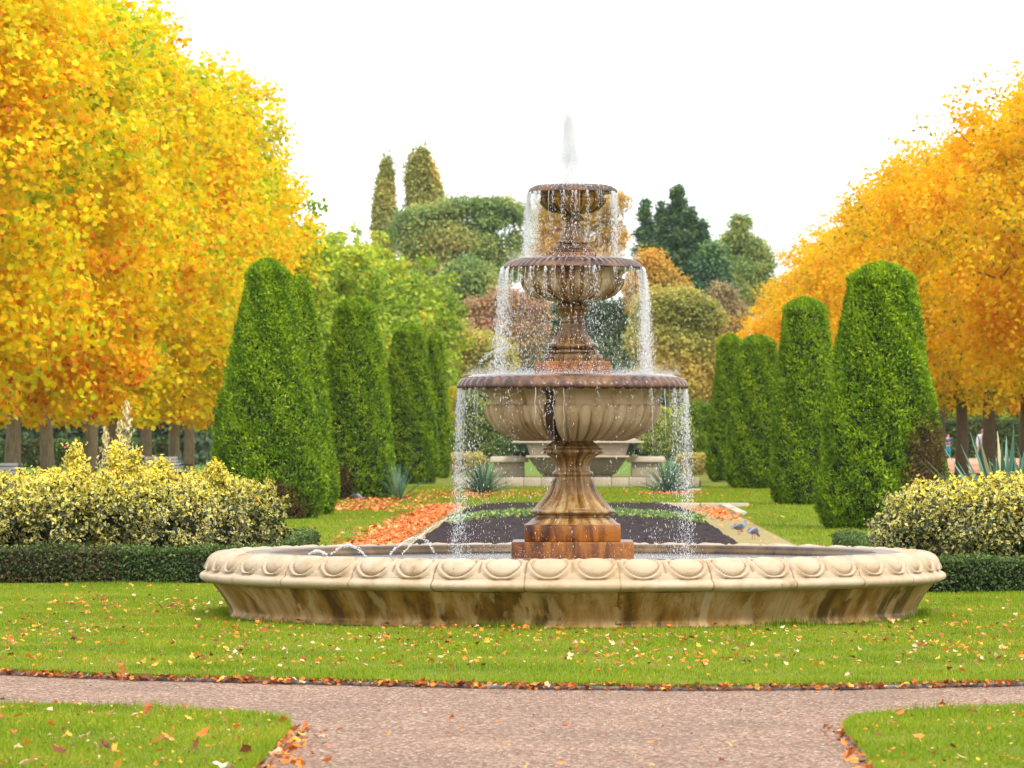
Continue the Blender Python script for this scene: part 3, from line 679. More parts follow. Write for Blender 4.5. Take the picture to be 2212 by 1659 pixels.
# arcs of the little side jets
def arc(pts, r, seed, label, spread=.006):
    R = rng(seed); P3 = [AT(u, v, d) - Vector((FX, D0, 0)) for u, v, d in pts]
    # quadratic bezier-ish resample
    P_ = np.array([tuple(p) for p in P3]); t = np.linspace(0, 1, len(P_)); tt = np.linspace(0, 1, 240)
    co = [np.polyfit(t, P_[:, k], min(len(P_) - 1, 3)) for k in range(3)]
    Q = np.stack([np.polyval(c, tt) for c in co], 1); Q += R.normal(size=Q.shape) * spread; Q = Q[R.random(len(Q)) < .8]
    ax = np.gradient(Q, axis=0) + 1e-6
    return drops("water_jet", Q, r * .72 * R.uniform(.4, 1.4, len(Q)), 1.5 + R.random(len(Q)), label, "water jet", "small arcing jets in the basin", ax)
arc([(716, 1198, 42.6), (738, 1181, 42.6), (752, 1178, 42.6), (770, 1183, 42.6), (788, 1200, 42.6)], .006, 31, "low arc of water in the basin, second jet from the left rim")
arc([(668, 1197, 42.8), (680, 1192, 42.8), (692, 1192, 42.8), (706, 1198, 42.8)], .006, 32, "tiny flat arc of water, the jet nearest the left rim")
arc([(842, 1198, 42.4), (860, 1180, 42.4), (888, 1163, 42.4), (915, 1165, 42.4), (941, 1198, 42.4)], .006, 33, "rounded arc of water, third jet from the left rim")
arc([(868, 1198, 42.9), (905, 1160, 43.0), (945, 1132, 43.1), (985, 1114, 43.2), (1015, 1118, 43.3)], .0055, 34, "long arc of water reaching left from the pedestal to the basin", .006)
arc([(1036, 786, D0), (1052, 768, D0), (1072, 756, D0), (1100, 750, D0), (1130, 758, D0)], .0045, 35, "thin arc of water flung leftwards above the great bowl", .008)
arc([(1096, 660, D0), (1110, 690, D0), (1092, 730, D0), (1075, 770, D0), (1062, 800, D0)], .005, 36, "ragged string of water flung off the middle bowl on its left", .014)

# ---------------------------------------------------------------- flower bed behind the fountain
sheet("flower_bed", [(-3.1, 67), (3.1, 67), (3.1, 108), (-3.1, 108)], .008, M['sand'])
nx, ny = 60, 220; R = rng(41)
gx, gy = np.meshgrid(np.linspace(-2.3, 2.3, nx), np.linspace(67, 106.5, ny)); ed_ = np.clip((2.3 - np.abs(gx)) / .7, 0, 1); ed2 = np.clip((106.5 - gy) / 5, 0, 1) * np.clip((gy - 66.8) / 2, 0, 1)
gz = .005 + .16 * np.sqrt(ed_ * ed2) + R.normal(size=gx.shape) * .02 * (ed_ * ed2 > 0)
gx = gx * (1 - .05 * np.clip((gy - 95) / 12, 0, 1) ** 2 * 2) + .04 * np.sin(gy * .8)
v = np.stack([gx, gy, gz], -1).reshape(-1, 3); i, j = np.meshgrid(np.arange(ny - 1), np.arange(nx - 1), indexing='ij')
f = np.stack([i * nx + j, i * nx + j + 1, (i + 1) * nx + j + 1, (i + 1) * nx + j], -1).reshape(-1, 4)
so = mesh("soil", v, f, M['soil'], smooth=False); tag(so, "bare dark soil mounded in the long flower bed", "soil", kind='stuff')
mb = MB()
for y0 in np.arange(67, 108, 1.2):
    if y0 > 96: mb.box((3.2, y0 + .6, .02), (.2, 1.17, .10))
for x0 in np.arange(1.6, 3.1, 1.05): mb.box((x0 + .55, 108.1, .03), (1.02, .35, .11))
tag(mb.build("bed_edging", M['edgestone'], bevel=.01), "pale stone slabs edging the long flower bed", "stone edging")
# sedum curves
R = rng(43)
for sgn, lb in ((-1, "low green planting curving across the soil left of the pedestal"), (1, "low green planting curving across the soil right of the pedestal")):
    t = R.random(2600); X = sgn * (.3 + 1.75 * t); Y = 88 - 7.0 * t ** 1.8 + R.normal(size=2600) * .8
    P = np.stack([X, Y, .16 + R.random(2600) * .10], 1)
    v, f = kites(P, R.normal(size=(2600, 3)) + np.array([0, 0, 1]), R.uniform(.05, .1, 2600), R)
    tag(mesh("ground_cover", v, f, M['shrub_leaf'], attr={'rnd': np.repeat(R.uniform(.15, .75, 2600), 4)}), lb, "ground cover", kind='stuff')

# ---------------------------------------------------------------- fallen leaves
def leaf_mesh(seed, k=.5):
    R = random.Random(seed); n = 12; vs = [(0, 0, 0)]; rad = [1, .66, .85, .6, .75, .5, .4, .5, .75, .6, .85, .66]; rad = [q * R.uniform(.75, 1.1) for q in rad]; sq = R.uniform(.55, 1)
    cx, cy = R.uniform(-.9, .9), R.uniform(-.9, .9); cu = R.uniform(.2, .9)
    for i in range(n):
        a = 2 * math.pi * i / n; r = rad[i] * R.uniform(.85, 1.1) * .5; x, y = r * math.cos(a), r * math.sin(a) * sq
        vs.append((x, y, cu * (x * x * 1.6 * cx + y * y * 1.6 * cy) * 2 + R.uniform(0, .05) + .25 * cu * r * 2 * R.random()))
    vs.append((-.85, .03, .05)); vs.append((-.2, .015, 0)); vs.append((-.2, -.015, 0))
    f = [(0, i + 1, (i + 1) % n + 1) for i in range(n)] + [(13, 14, 15)]
    return np.array(vs), np.array(f)
LM = [leaf_mesh(s) for s in range(14)]
LMESH = {}
COLS = {'brown': .05, 'russet': .2, 'red-orange': .32, 'orange': .5, 'golden': .66, 'pinkish tan': .8, 'pale cream': .97}
for cn, cv_ in COLS.items():
    for k in range(14):
        v, f = LM[k]
        o = mesh("fallen_leaf", v, f, M['fallen'], attr={'rnd': np.clip(np.full(len(v), cv_) + rng(k).normal(size=len(v)) * .03, 0, 1)})
        LMESH[cn, k] = o.data; bpy.data.objects.remove(o)
R = rng(51); CL = [(R.uniform(-5, 5), R.uniform(32, 50)) for _ in range(60)]
spots = []                                   # x, y, z, size, colour, zone
def scatter(n, poly, ylo, yhi, zone, z=.02, dens=None, s=(.06, .12), cw=(.16, .18, .16, .22, .12, .12, .04), extra=None):
    Y = np.sqrt(R.uniform(ylo ** 2, yhi ** 2, n * 8)); X = R.uniform(-1, 1, n * 8) * (1130 / F) * Y - Y * (VPU - CU) / F
    k = inside(X, Y, poly)
    if extra is not None: k &= extra(X, Y)
    if dens is not None: k &= R.random(n * 8) < dens(X, Y)
    X, Y = X[k][:n], Y[k][:n]
    for a, b in zip(X, Y): spots.append((a, b, z + R.random() * .012, R.uniform(*s) , R.choice(list(COLS), p=np.array(cw) / sum(cw)), zone))
scatter(2300, main_poly, 32.3, 52, "front lawn", .022, lambda X, Y: (.25 + .75 * ((X < -1.5) | (Y < 42)) * (Y > 33.8)) * (.12 + .88 * np.clip(sum(np.exp(-((X - a) ** 2 / .25 + (Y - b) ** 2 / 2.2)) for a, b in CL), 0, 1)), (.02, .08), extra=nofount)
scatter(300, LCp, 23.6, 30, "left corner of grass", .022, None, (.015, .04)); scatter(150, RCp, 23.6, 30, "right corner of grass", .022, None, (.015, .04)); scatter(160, [(-6, 23), (6, 23), (6, 33), (-6, 33)], 23.6, 33, "gravel path", path_z + .004, None, (.012, .03), extra=lambda X, Y: ~inside(X, Y, LCp) & ~inside(X, Y, RCp) & ~inside(X, Y, main_poly))
scatter(52, LCp, 23.6, 30, "left corner of grass", .024, None, (.05, .12))
scatter(16, RCp, 23.6, 29.5, "right corner of grass", .024, None, (.05, .11))
PATHP = [(-6, 23), (6, 23), (6, 29), (-6, 29)]
scatter(22, PATHP, 23.6, 33, "gravel path", path_z + .006, None, (.04, .08), extra=lambda X, Y: ~inside(X, Y, LCp) & ~inside(X, Y, RCp))
# leaves swept against the edges
def along(pts, n, off, sd, zone, s=(.05, .1), w=None, z=path_z + .008, sg=1):
    L = [(b - a).length for a, b in zip(pts[:-1], pts[1:])]; tot = sum(L)
    for _ in range(n):
        t = R.random() * tot if w is None else w() * tot
        i = 0
        while i < len(L) - 1 and t > L[i]: t -= L[i]; i += 1
        p = pts[i].lerp(pts[i + 1], min(1, t / L[i])); d = (pts[i + 1] - pts[i]).normalized(); nrm = Vector((d.y, -d.x, 0)) * sg
        q = p + nrm * (off + abs(R.normal()) * sd); spots.append((q.x, q.y, z + R.random() * .035, R.uniform(*s), R.choice(['brown', 'russet', 'red-orange', 'orange', 'pinkish tan', 'golden'], p=[.2, .28, .25, .13, .08, .06]), zone))
along(FE[1:-1], 900, .0, .05, "path edge below the front lawn", (.03, .09))
along(LC[6:], 260, .0, .12, "path edge beside the left corner of grass", (.04, .10), sg=-1)
along(RC[5:], 110, .0, .07, "path edge beside the right corner of grass", (.05, .10))
xs = 2212 / F
spots = [s_ for s_ in spots if abs(s_[0] + s_[1] * (VPU - CU) / F) < (1125 / F) * s_[1] and s_[1] > 23.3]
spots.sort(key=lambda s_: -s_[3] / s_[1] * (1.6 if 'corner of grass' in s_[5] and 'edge' not in s_[5] else 1))
NIND = 286
def hexn(i): return i
for i, (x_, y_, z_, s_, c_, zn) in enumerate(spots[:NIND]):
    o = bpy.data.objects.new("fallen_leaf", LMESH[c_, i % 14]); o.location = (x_, y_, z_); o.scale = (s_, s_, s_ * R.uniform(.6, 1.6))
    o.rotation_euler = (R.normal() * .4, R.normal() * .4, R.uniform(0, 6.28)); link(o)
    prep = "lying on the " + zn
    tag(o, f"{c_} fallen leaf {prep}", "leaf", "fallen leaves")
def stuff_leaves(lst, m, label):
    V = []; Fs = []; A = []; n0 = 0
    for i, (x_, y_, z_, s_, c_, zn) in enumerate(lst):
        v, f = LM[i % 14]; a = R.uniform(0, 6.28); rx = Matrix.Rotation(a, 3, 'Z') @ Matrix.Rotation(R.normal() * .35, 3, 'X') @ Matrix.Rotation(R.normal() * .35, 3, 'Y')
        v = (v * s_ * np.array([1, 1, 1.1])) @ np.array(rx).T + np.array([x_, y_, z_]); V.append(v); Fs.append(f + n0); n0 += len(v)
        cv_ = COLS[c_] if isinstance(c_, str) else c_; A.append(np.full(len(v), cv_))
    o = mesh("fallen_leaves", np.concatenate(V), np.concatenate(Fs), m, attr={'rnd': np.concatenate(A)}); tag(o, label, "leaf litter", kind='stuff')
stuff_leaves(spots[NIND:], M['fallen'], "smaller fallen leaves scattered over the front lawn and swept to its edge")
# named ones
def one_leaf(u, v, z, s, c_, label, tilt=(0, 0), k=3, rz=1.0):
    p = G(u, v, z); o = bpy.data.objects.new("fallen_leaf", LMESH[c_, k]); o.location = p; o.scale = (s, s, s * 1.6); o.rotation_euler = (tilt[0], tilt[1], rz); link(o); tag(o, label, "leaf", "fallen leaves")
one_leaf(20, 1387, .05, .17, 'red-orange', "large upright red-orange leaf on the lawn at the far left edge", (.9, 0), 2)
one_leaf(264, 1452, .02, .15, 'russet', "big curled russet leaf standing against the path edge at left", (1.1, .2), 5)
one_leaf(832, 1377, .04, .11, 'red-orange', "bright red leaf on the lawn just below the basin", (.5, 0), 6)
one_leaf(480, 1650, .03, .16, 'pale cream', "large pale cream leaf low on the left grass corner", (.3, 0), 1)
one_leaf(835, 1589, path_z + .01, .07, 'orange', "small orange leaf alone on the middle of the path", (.1, 0), 7)
one_leaf(225, 1612, .05, .16, 'brown', "crumpled brown dried leaf heap on the left grass corner", (.7, .4), 9)
one_leaf(208, 1609, .03, .11, 'pinkish tan', "tan curled leaf touching the crumpled brown leaf", (.4, .6), 4)
one_leaf(248, 1622, .03, .10, 'golden', "narrow yellow leaf right of the crumpled brown leaf", (.7, .2), 10)
# leaf drifts
def drift(n, gen, label, size=(.07, .13)):
    L = []
    while len(L) < n:
        x_, y_ = gen()
        L.append((x_, y_, .03 + R.random() * .05, R.uniform(*size), R.random(), ''))
    stuff_leaves(L, M['driftleaf'], label)
drift(4200, lambda: (-2.45 - .35 * abs(R.normal()) * .9 - .05, R.uniform(67.5, 107)), "drift of orange leaves along the left side of the flower bed", (.09, .17))
drift(320, lambda: (2.75 + .18 * R.normal(), 98 + 5 * R.normal()), "orange leaves in the right margin of the flower bed")
drift(560, lambda: (R.normal() * 1.6 - 2.6, 128 + R.normal() * 5), "orange leaves strewn on the lawn below the left spiky plant", (.07, .13))
drift(700, lambda: (-4.6 + .6 * R.normal(), 100 + 22 * R.random()), "orange leaves under the left row of clipped conifers", (.08, .15))
drift(260, lambda: (R.uniform(-4.5, 4.5), R.uniform(57, 130)), "scattered leaves over the back lawn", (.07, .13))
drift(160, lambda: (2.4 + R.normal() * .5, 129 + R.normal()), "orange leaves gathered under the right spiky plant", (.09, .14))
# twig
pa, pb = G(1815, 1491, path_z + .01), G(1863, 1489, path_z + .014)
tw = MB().tube([pa, pa.lerp(pb, .3) + Vector((0, .01, .006)), pa.lerp(pb, .6) + Vector((0, -.01, .002)), pb], [.005, .008, .007, .004], 6)
tw.tube([pa.lerp(pb, .35), pa.lerp(pb, .42) + Vector((0, .05, .012))], [.004, .001], 5)
tag(tw.build("twig", M['twig'], smooth=True), "short black twig lying on the gravel path near its lawn edge", "twig")

# ---------------------------------------------------------------- hedges
def hedge(name, p0, p1, depth, h, n, m, label, cat="hedge", leaf=.03, seed=0, group=None, bulge=.03, lowbrown=.0):
    a, b = Vector((p0[0], p0[1], 0)), Vector((p1[0], p1[1], 0)); d = (b - a); L = d.length; ang = math.atan2(d.y, d.x)
    t = empty(name, (a + b) / 2, label, cat, group, ang)
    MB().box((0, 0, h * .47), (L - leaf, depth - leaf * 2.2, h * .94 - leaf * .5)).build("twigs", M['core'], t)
    Rr = rng(seed); w_ = np.array([L * h, L * h, L * depth * 1.3, depth * h, depth * h]); s = Rr.choice(5, n, p=w_ / w_.sum())
    x = Rr.uniform(-L / 2, L / 2, n); y = Rr.uniform(-depth / 2, depth / 2, n); z = Rr.uniform(0, h, n)
    nr = np.zeros((n, 3))
    for k, (ax, val, nn_) in enumerate([(1, -depth / 2, (0, -1, 0)), (1, depth / 2, (0, 1, 0)), (2, h, (0, 0, 1)), (0, -L / 2, (-1, 0, 0)), (0, L / 2, (1, 0, 0))]):
        q = s == k; arr = (x, y, z)[ax]; arr[q] = val; nr[q] = nn_
    P = np.stack([x, y, z], 1) + nr * (Rr.normal(size=n) * bulge - bulge * .6)[:, None]
    P += nr * (bulge * .8 * (np.sin(x * 5.3 + z * 7) * np.sin(x * 2.1 + y * 3)))[:, None]
    v, f = kites(P, nr * .8 + Rr.normal(size=(n, 3)) * .7 + np.array([0, 0, .3]), leaf * Rr.uniform(.6, 1.4, n), Rr, .6)
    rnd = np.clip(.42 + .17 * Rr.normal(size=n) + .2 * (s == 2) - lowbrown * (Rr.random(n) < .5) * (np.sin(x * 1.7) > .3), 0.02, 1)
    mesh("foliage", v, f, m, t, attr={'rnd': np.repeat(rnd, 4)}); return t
xl = lambda u, d: (u - VPU) * d / F
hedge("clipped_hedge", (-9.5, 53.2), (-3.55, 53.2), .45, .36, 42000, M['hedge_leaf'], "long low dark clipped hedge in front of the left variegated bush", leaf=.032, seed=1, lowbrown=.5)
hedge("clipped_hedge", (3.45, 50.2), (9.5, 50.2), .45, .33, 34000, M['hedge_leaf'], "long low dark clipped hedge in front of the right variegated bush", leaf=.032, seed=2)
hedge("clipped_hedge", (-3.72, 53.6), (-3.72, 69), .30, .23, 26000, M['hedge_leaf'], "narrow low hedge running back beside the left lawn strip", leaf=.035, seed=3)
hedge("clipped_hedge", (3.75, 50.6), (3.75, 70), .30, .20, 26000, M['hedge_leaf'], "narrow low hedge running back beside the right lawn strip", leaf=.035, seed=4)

# ---------------------------------------------------------------- variegated bushes
def varibush(blobs, n, seed, label, sprigs=(), grp="variegated bushes flanking the fountain"):
    Rr = rng(seed); B = np.array(blobs, float); c0 = B[:, :3].mean(0); c0[2] = 0
    t = empty("variegated_bush", tuple(c0), label, "bush", grp)
    w_ = (B[:, 3] * B[:, 5]); w_ /= w_.sum(); K = n // 34; bi = Rr.choice(len(B), K, p=w_)
    d = unit(Rr.normal(size=(K, 3)) + np.array([0, -.25, .15])); cc = B[bi, :3] + d * B[bi, 3:6] * (.60 + .44 * Rr.random(K) ** .8)[:, None]
    cc = cc[cc[:, 2] > .10]; K = len(cc)
    for (x_, y_, z0, z1_) in sprigs:
        m_ = 26; q = Rr.random(m_) ** .8; cc = np.concatenate([cc, np.stack([x_ + Rr.normal(size=m_) * .05 * (1.3 - q), y_ + Rr.normal(size=m_) * .05, z0 + (z1_ - z0) * q], 1)])
    ci = Rr.integers(0, len(cc), n); P = cc[ci] + Rr.normal(size=(n, 3)) * .042
    P = P[P[:, 2] > .03]; n = len(P); N = unit(P - (c0 + np.array([0, 1.2, .3]))) * .7 + Rr.normal(size=(n, 3)) * .7 + np.array([0, 0, .3])
    N = unit(N); tt = Rr.normal(size=(n, 3)); tt = unit(tt - N * np.sum(tt * N, 1, keepdims=True)); b = np.cross(N, tt); S_ = (.045 * Rr.uniform(.65, 1.3, n))[:, None]
    cup = N * S_ * .12
    vs = np.stack([P, P - tt * S_ * .55, P - tt * S_ * .15 + b * S_ * .27 + cup, P + tt * S_ * .3 + b * S_ * .22 + cup, P + tt * S_ * .62, P + tt * S_ * .3 - b * S_ * .22 + cup, P - tt * S_ * .15 - b * S_ * .27 + cup], 1).reshape(-1, 3)
    f = (np.arange(n)[:, None, None] * 7 + np.array([(0, k, k % 6 + 1) for k in range(1, 7)])[None]).reshape(-1, 3)
    edge = np.tile(np.array([0, 1, 1, 1, 1, 1, 1.]), n); 
    top = np.clip((P[:, 2] - .55) / .6, 0, 1); rnd = np.clip(.28 + .42 * top + .17 * Rr.normal(size=n), 0, .97); rnd[Rr.random(n) < .004] = 1.0
    allc = Rr.random(n) < (.25 + .3 * top); edge = edge.reshape(n, 7); edge[allc, 0] = .9; allg = Rr.random(n) < .50 - .38 * top; edge[allg] = 0; edge = edge.ravel()
    vs -= c0
    mesh("foliage", vs, f, M['vari'], t, attr={'rnd': np.repeat(rnd, 7), 'edge': edge})
    # twiggy inside
    mbx = MB()
    for bb in B:
        for _ in range(7):
            e = Vector((bb[0] - c0[0] + Rr.uniform(-.7, .7) * bb[3], bb[1] - c0[1] + Rr.uniform(-.7, .7) * bb[4], bb[2] + Rr.uniform(0, .7) * bb[5])); s = Vector((bb[0] - c0[0] + Rr.uniform(-.2, .2), bb[1] - c0[1] + Rr.uniform(-.2, .2), -.02))
            mbx.tube([s, s.lerp(e, .5) + Vector((Rr.uniform(-.1, .1), 0, .05)), e], [.018, .012, .004], 5)
    mbx.build("stems", M['darkbark'], t)
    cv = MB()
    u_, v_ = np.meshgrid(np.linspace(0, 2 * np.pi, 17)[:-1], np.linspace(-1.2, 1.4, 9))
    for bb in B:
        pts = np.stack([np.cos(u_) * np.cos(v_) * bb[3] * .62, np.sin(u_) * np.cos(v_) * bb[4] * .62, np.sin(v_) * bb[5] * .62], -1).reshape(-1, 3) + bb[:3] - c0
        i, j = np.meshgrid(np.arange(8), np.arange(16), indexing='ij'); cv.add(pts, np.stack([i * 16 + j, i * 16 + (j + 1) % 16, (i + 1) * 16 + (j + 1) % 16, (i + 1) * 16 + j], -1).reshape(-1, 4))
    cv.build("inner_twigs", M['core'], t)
    return t
LB = []
for u, vt, d in [(-230, 985, 56), (-130, 1000, 56), (-40, 1008, 55.5), (45, 1020, 55.5), (110, 1005, 55.5), (180, 1002, 56), (250, 1000, 56), (320, 1003, 56), (395, 1015, 56.5), (460, 1018, 58), (520, 1022, 60), (545, 1030, 62)]:
    top = HC - (vt + 8 - HOR) * d / F; x_ = xl(u, d); LB.append((x_, d, top * .5, .42, .95, top * .5))
for u, vt, d in [(120, 1080, 58.5), (300, 1080, 59), (440, 1085, 61), (0, 1080, 58)]:
    top = HC - (vt - 60 - HOR) * d / F; LB.append((xl(u, d), d, top * .5, .6, .9, top * .5))
spr = [(xl(252, 56), 56, 1.0, 1.46), (xl(160, 56), 56, 1.0, 1.44), (xl(285, 56.2), 56.2, 1.1, 1.36), (xl(465, 57), 57, 1.0, 1.22), (xl(350, 56), 56, 1.0, 1.25)]
varibush(LB, 105000, 61, "wide variegated cream and yellow bush left of the fountain basin", spr)
RB = []
for u, vt, d in [(1965, 1065, 57), (2010, 1048, 57), (2065, 1045, 56.5), (2120, 1040, 56), (2175, 1035, 56), (2235, 1030, 56), (2300, 1030, 56), (2380, 1030, 56), (2060, 1050, 59), (2200, 1040, 60)]:
    top = HC - (vt - HOR) * d / F; x_ = xl(u, d); RB.append((x_, d, top * .52, .42, 1.0, top * .5))
varibush(RB, 66000, 62, "variegated cream and yellow bush right of the fountain basin", [(xl(1990, 57), 57, .7, 1.0)])

# ---------------------------------------------------------------- clipped conifers
def conifer(u, d, h, rmax, label, seed, dead=(), n=15000, lean=0., topk=.42, grp="clipped conifers in two rows"):
    Rr = rng(seed); x0 = xl(u, d)
    t = empty("clipped_conifer", (x0, d, 0), label, "conifer", grp)
    def rad(q):                                 # q = height fraction
        b = np.clip(q / .10, 0, 1) ** .6 * .22 + .78
        s = 1 - (1 - topk) * np.clip((q - .1) / .82, 0, 1) ** 1.25
        tp = np.clip((1.0 - q) / .055, 0, 1) ** .5
        return rmax * b * s * np.minimum(1, tp)
    n = int(n * 3.6); K = n // 9; fr = np.argsort(Rr.random(K)); Qc = np.where(fr < K * .9, Rr.random(K), 1 - .07 * Rr.random(K)); Ac = Rr.uniform(0, 2 * np.pi, K); ci = Rr.integers(0, K, n); tl = Rr.uniform(-.035, .035, K)
    q = np.clip(Qc[ci] + Rr.normal(size=n) * .0085, 0, 1.0); a = Ac[ci] + Rr.normal(size=n) * .045 / np.maximum(rad(Qc[ci]), .12); r = rad(q) + tl[ci]
    lump = 1 + .03 * np.sin(a * 3 + q * 9 + seed) + .025 * np.sin(a * 7 - q * 21) + .02 * np.sin(a * 13 + q * 47)
    r = r * lump - np.abs(Rr.normal(size=n)) * .05
    P = np.stack([r * np.cos(a) + lean * q * h, r * np.sin(a), q * h + .02], 1)
    o_ = np.stack([np.cos(a), np.sin(a), np.full(n, .1)], 1)
    upv = o_ * .9 + np.array([0, 0, .95]) + Rr.normal(size=(n, 3)) * .45
    v, f = kites(P, o_ * .3 + Rr.normal(size=(n, 3)), (.058 if d < 130 else .072) * Rr.uniform(.5, 1.6, n), Rr, .32, .05, up=upv)
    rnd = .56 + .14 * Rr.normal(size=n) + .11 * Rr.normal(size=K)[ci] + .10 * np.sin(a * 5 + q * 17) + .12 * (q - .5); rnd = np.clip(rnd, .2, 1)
    for (pu, pv, ru, rv) in dead:               # brown patches, given as offsets in metres on the side towards the path
        dd = ((P[:, 0] - pu) / ru) ** 2 + ((P[:, 2] - pv) / rv) ** 2
        k = (dd < 1 + .5 * Rr.normal(size=n)) & (P[:, 1] < .2); rnd[k] = Rr.uniform(0, .16, k.sum())
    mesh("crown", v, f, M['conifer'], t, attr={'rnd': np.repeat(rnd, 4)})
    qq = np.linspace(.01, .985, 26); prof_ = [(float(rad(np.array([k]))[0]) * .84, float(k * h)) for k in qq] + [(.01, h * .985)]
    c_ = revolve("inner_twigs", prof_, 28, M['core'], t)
    c_.data.transform(Matrix.Shear('XY', 4, (lean, 0))) if False else None
    MB().tube([(0, 0, -.05), (0, 0, h * .8)], [.09, .03], 8).build("trunk", M['bark'], t)
    return t
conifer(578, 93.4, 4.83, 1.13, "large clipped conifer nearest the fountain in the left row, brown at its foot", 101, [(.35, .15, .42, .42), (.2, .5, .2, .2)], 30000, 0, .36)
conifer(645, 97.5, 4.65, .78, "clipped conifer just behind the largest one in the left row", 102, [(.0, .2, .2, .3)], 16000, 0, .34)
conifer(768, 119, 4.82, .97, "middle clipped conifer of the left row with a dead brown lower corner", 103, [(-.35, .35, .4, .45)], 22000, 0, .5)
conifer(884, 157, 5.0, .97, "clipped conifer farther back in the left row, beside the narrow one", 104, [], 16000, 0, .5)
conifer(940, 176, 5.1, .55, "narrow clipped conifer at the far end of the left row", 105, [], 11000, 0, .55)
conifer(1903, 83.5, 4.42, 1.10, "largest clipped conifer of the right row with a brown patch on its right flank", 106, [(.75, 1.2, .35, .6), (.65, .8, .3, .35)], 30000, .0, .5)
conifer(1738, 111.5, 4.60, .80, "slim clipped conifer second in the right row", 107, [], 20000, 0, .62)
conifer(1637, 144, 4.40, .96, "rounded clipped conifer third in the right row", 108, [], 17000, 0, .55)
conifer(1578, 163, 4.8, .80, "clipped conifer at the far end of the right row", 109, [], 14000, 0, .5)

# ---------------------------------------------------------------- rows of broad trees
def tree_obj(name, loc, crown_me, trunk_me, mats, label, cat, group, rz, sc, cm=None):
    t = empty(name, loc, label, cat, group, rz); t.scale = sc
    c = bpy.data.objects.new("crown", crown_me); link(c, t)
    if cm is not None:
        c.material_slots[0].link = 'OBJECT'; c.material_slots[0].material = cm
    k = bpy.data.objects.new("trunk", trunk_me); link(k, t)
    return t
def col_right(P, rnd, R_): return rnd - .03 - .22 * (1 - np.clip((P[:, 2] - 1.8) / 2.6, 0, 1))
def make_crown(seed, H, r, zlow, n, size, m, colour=None, hexleaf=True, tr=.2, fork=2.4):
    Rr = random.Random(seed); zc = (H + zlow) / 2; rz_ = (H - zlow) / 2
    blobs = [(0, 0, zc, r * .86, r * .86, rz_ * .95, 2.2)]
    for k in range(12):
        a = 2 * math.pi * k / 12 + Rr.uniform(-.3, .3); q = Rr.uniform(-.75, .7); rr = r * .62 * math.sqrt(max(.1, 1 - q * q * .8))
        blobs.append((rr * math.cos(a), rr * math.sin(a), zc + q * rz_, r * .36, r * .36, rz_ * .26, 1))
    v, f, a = cloud(blobs, n, size, seed, .62, 60, .62, .3, zlow, colour=colour, hexleaf=hexleaf)
    o = mesh("crown", v, f, m, attr={'rnd': a}); me = o.data; bpy.data.objects.remove(o)
    tips = []
    for k in range(11):
        an = 2 * math.pi * k / 11 + Rr.uniform(-.3, .3); q = Rr.uniform(-.5, .7); tips.append((r * .75 * math.cos(an), r * .75 * math.sin(an), zc + q * rz_))
    mb = limbs(MB(), (0, 0, 0), H * .72, tr, tips, seed, (Rr.uniform(-.2, .2), 0), fork)
    o = mb.build("trunk", M['darkbark'] if colour is col_right else M['bark'], smooth=True); tm = o.data; bpy.data.objects.remove(o)
    return me, tm
def col_left(P, rnd, R_):                       # more orange low down, greener towards one flank
    z = P[:, 2]; return rnd + .14 * (1 - np.clip((z - 2) / 5, 0, 1)) - .12 + .04 * R_.normal(size=len(z))
cv_left = .9
LT = [make_crown(200 + k, 14.2, 4.8, 2.1, 56000, .155, M['plane_leaf'], col_left, True, .165) for k in range(4)]
R0 = random.Random(9)
lab = ["nearest golden plane tree of the left row, its crown filling the corner", "golden plane tree with thick pale trunk second in the left row", "golden plane tree third in the left row", "plane tree with a dark trunk fourth in the left row",
       "golden plane tree fifth in the left row behind the dry flower stalk", "plane tree with dark trunk sixth in the left row", "golden plane tree with pale trunk seventh in the left row beside the grey bench", "yellow plane tree eighth in the left row", "tall yellow plane tree closing the left row beside the clipped conifers"]
for k, d in enumerate([101, 111, 122, 132, 142.5, 152.5, 162, 172, 183]):
    me, tm = LT[k % 4]
    tree_obj("plane_tree", (-14 + R0.uniform(-.25, .25), d, 0), me, tm, None, lab[k], "tree", "golden plane trees in the left row", R0.uniform(0, 6), (1, 1, R0.uniform(.95, 1.03)))
for k, d in enumerate([118, 140, 162, 186]):
    me, tm = LT[(k + 2) % 4]
    tree_obj("plane_tree", (-22.5, d, 0), me, tm, None, ["golden plane tree of the rear left row, at the left picture edge", "second plane tree of the rear left row, mostly hidden", "third plane tree of the rear left row, behind pale trunks", "fourth plane tree of the rear left row, farthest back"][k], "tree", "plane trees behind the left row", R0.uniform(0, 6), (1, 1, .92))
GT = [make_crown(230 + k, 11.8, 4.4, 1.6, 32000, .20, M['green_leaf'], None, True, .18, 1.8) for k in range(3)]
lab = ["yellow-green tree just beyond the golden row, behind the two front left conifers", "green tree second beyond the golden row", "green tree with yellowing leaves third beyond the golden row", "bright green rounded tree above the third left conifer", "green tree fifth beyond the golden row", "lower green tree ending the left row near the olive tree"]
for k, (u, d, h) in enumerate([(520, 198, 1.0), (640, 222, .93), (735, 246, 1.0), (800, 268, 1.02), (855, 296, 1.0), (925, 330, .72)]):
    me, tm = GT[k % 3]
    tree_obj("lime_tree", (xl(u, d), d, 0), me, tm, None, lab[k], "tree", "greener trees continuing the left row", R0.uniform(0, 6), (1, 1, h))
RT = [make_crown(250 + k, 11.9, 4.8, 2.55, 46000, .15, M['orange_leaf'], col_right, False, .20, 2.2) for k in range(4)]
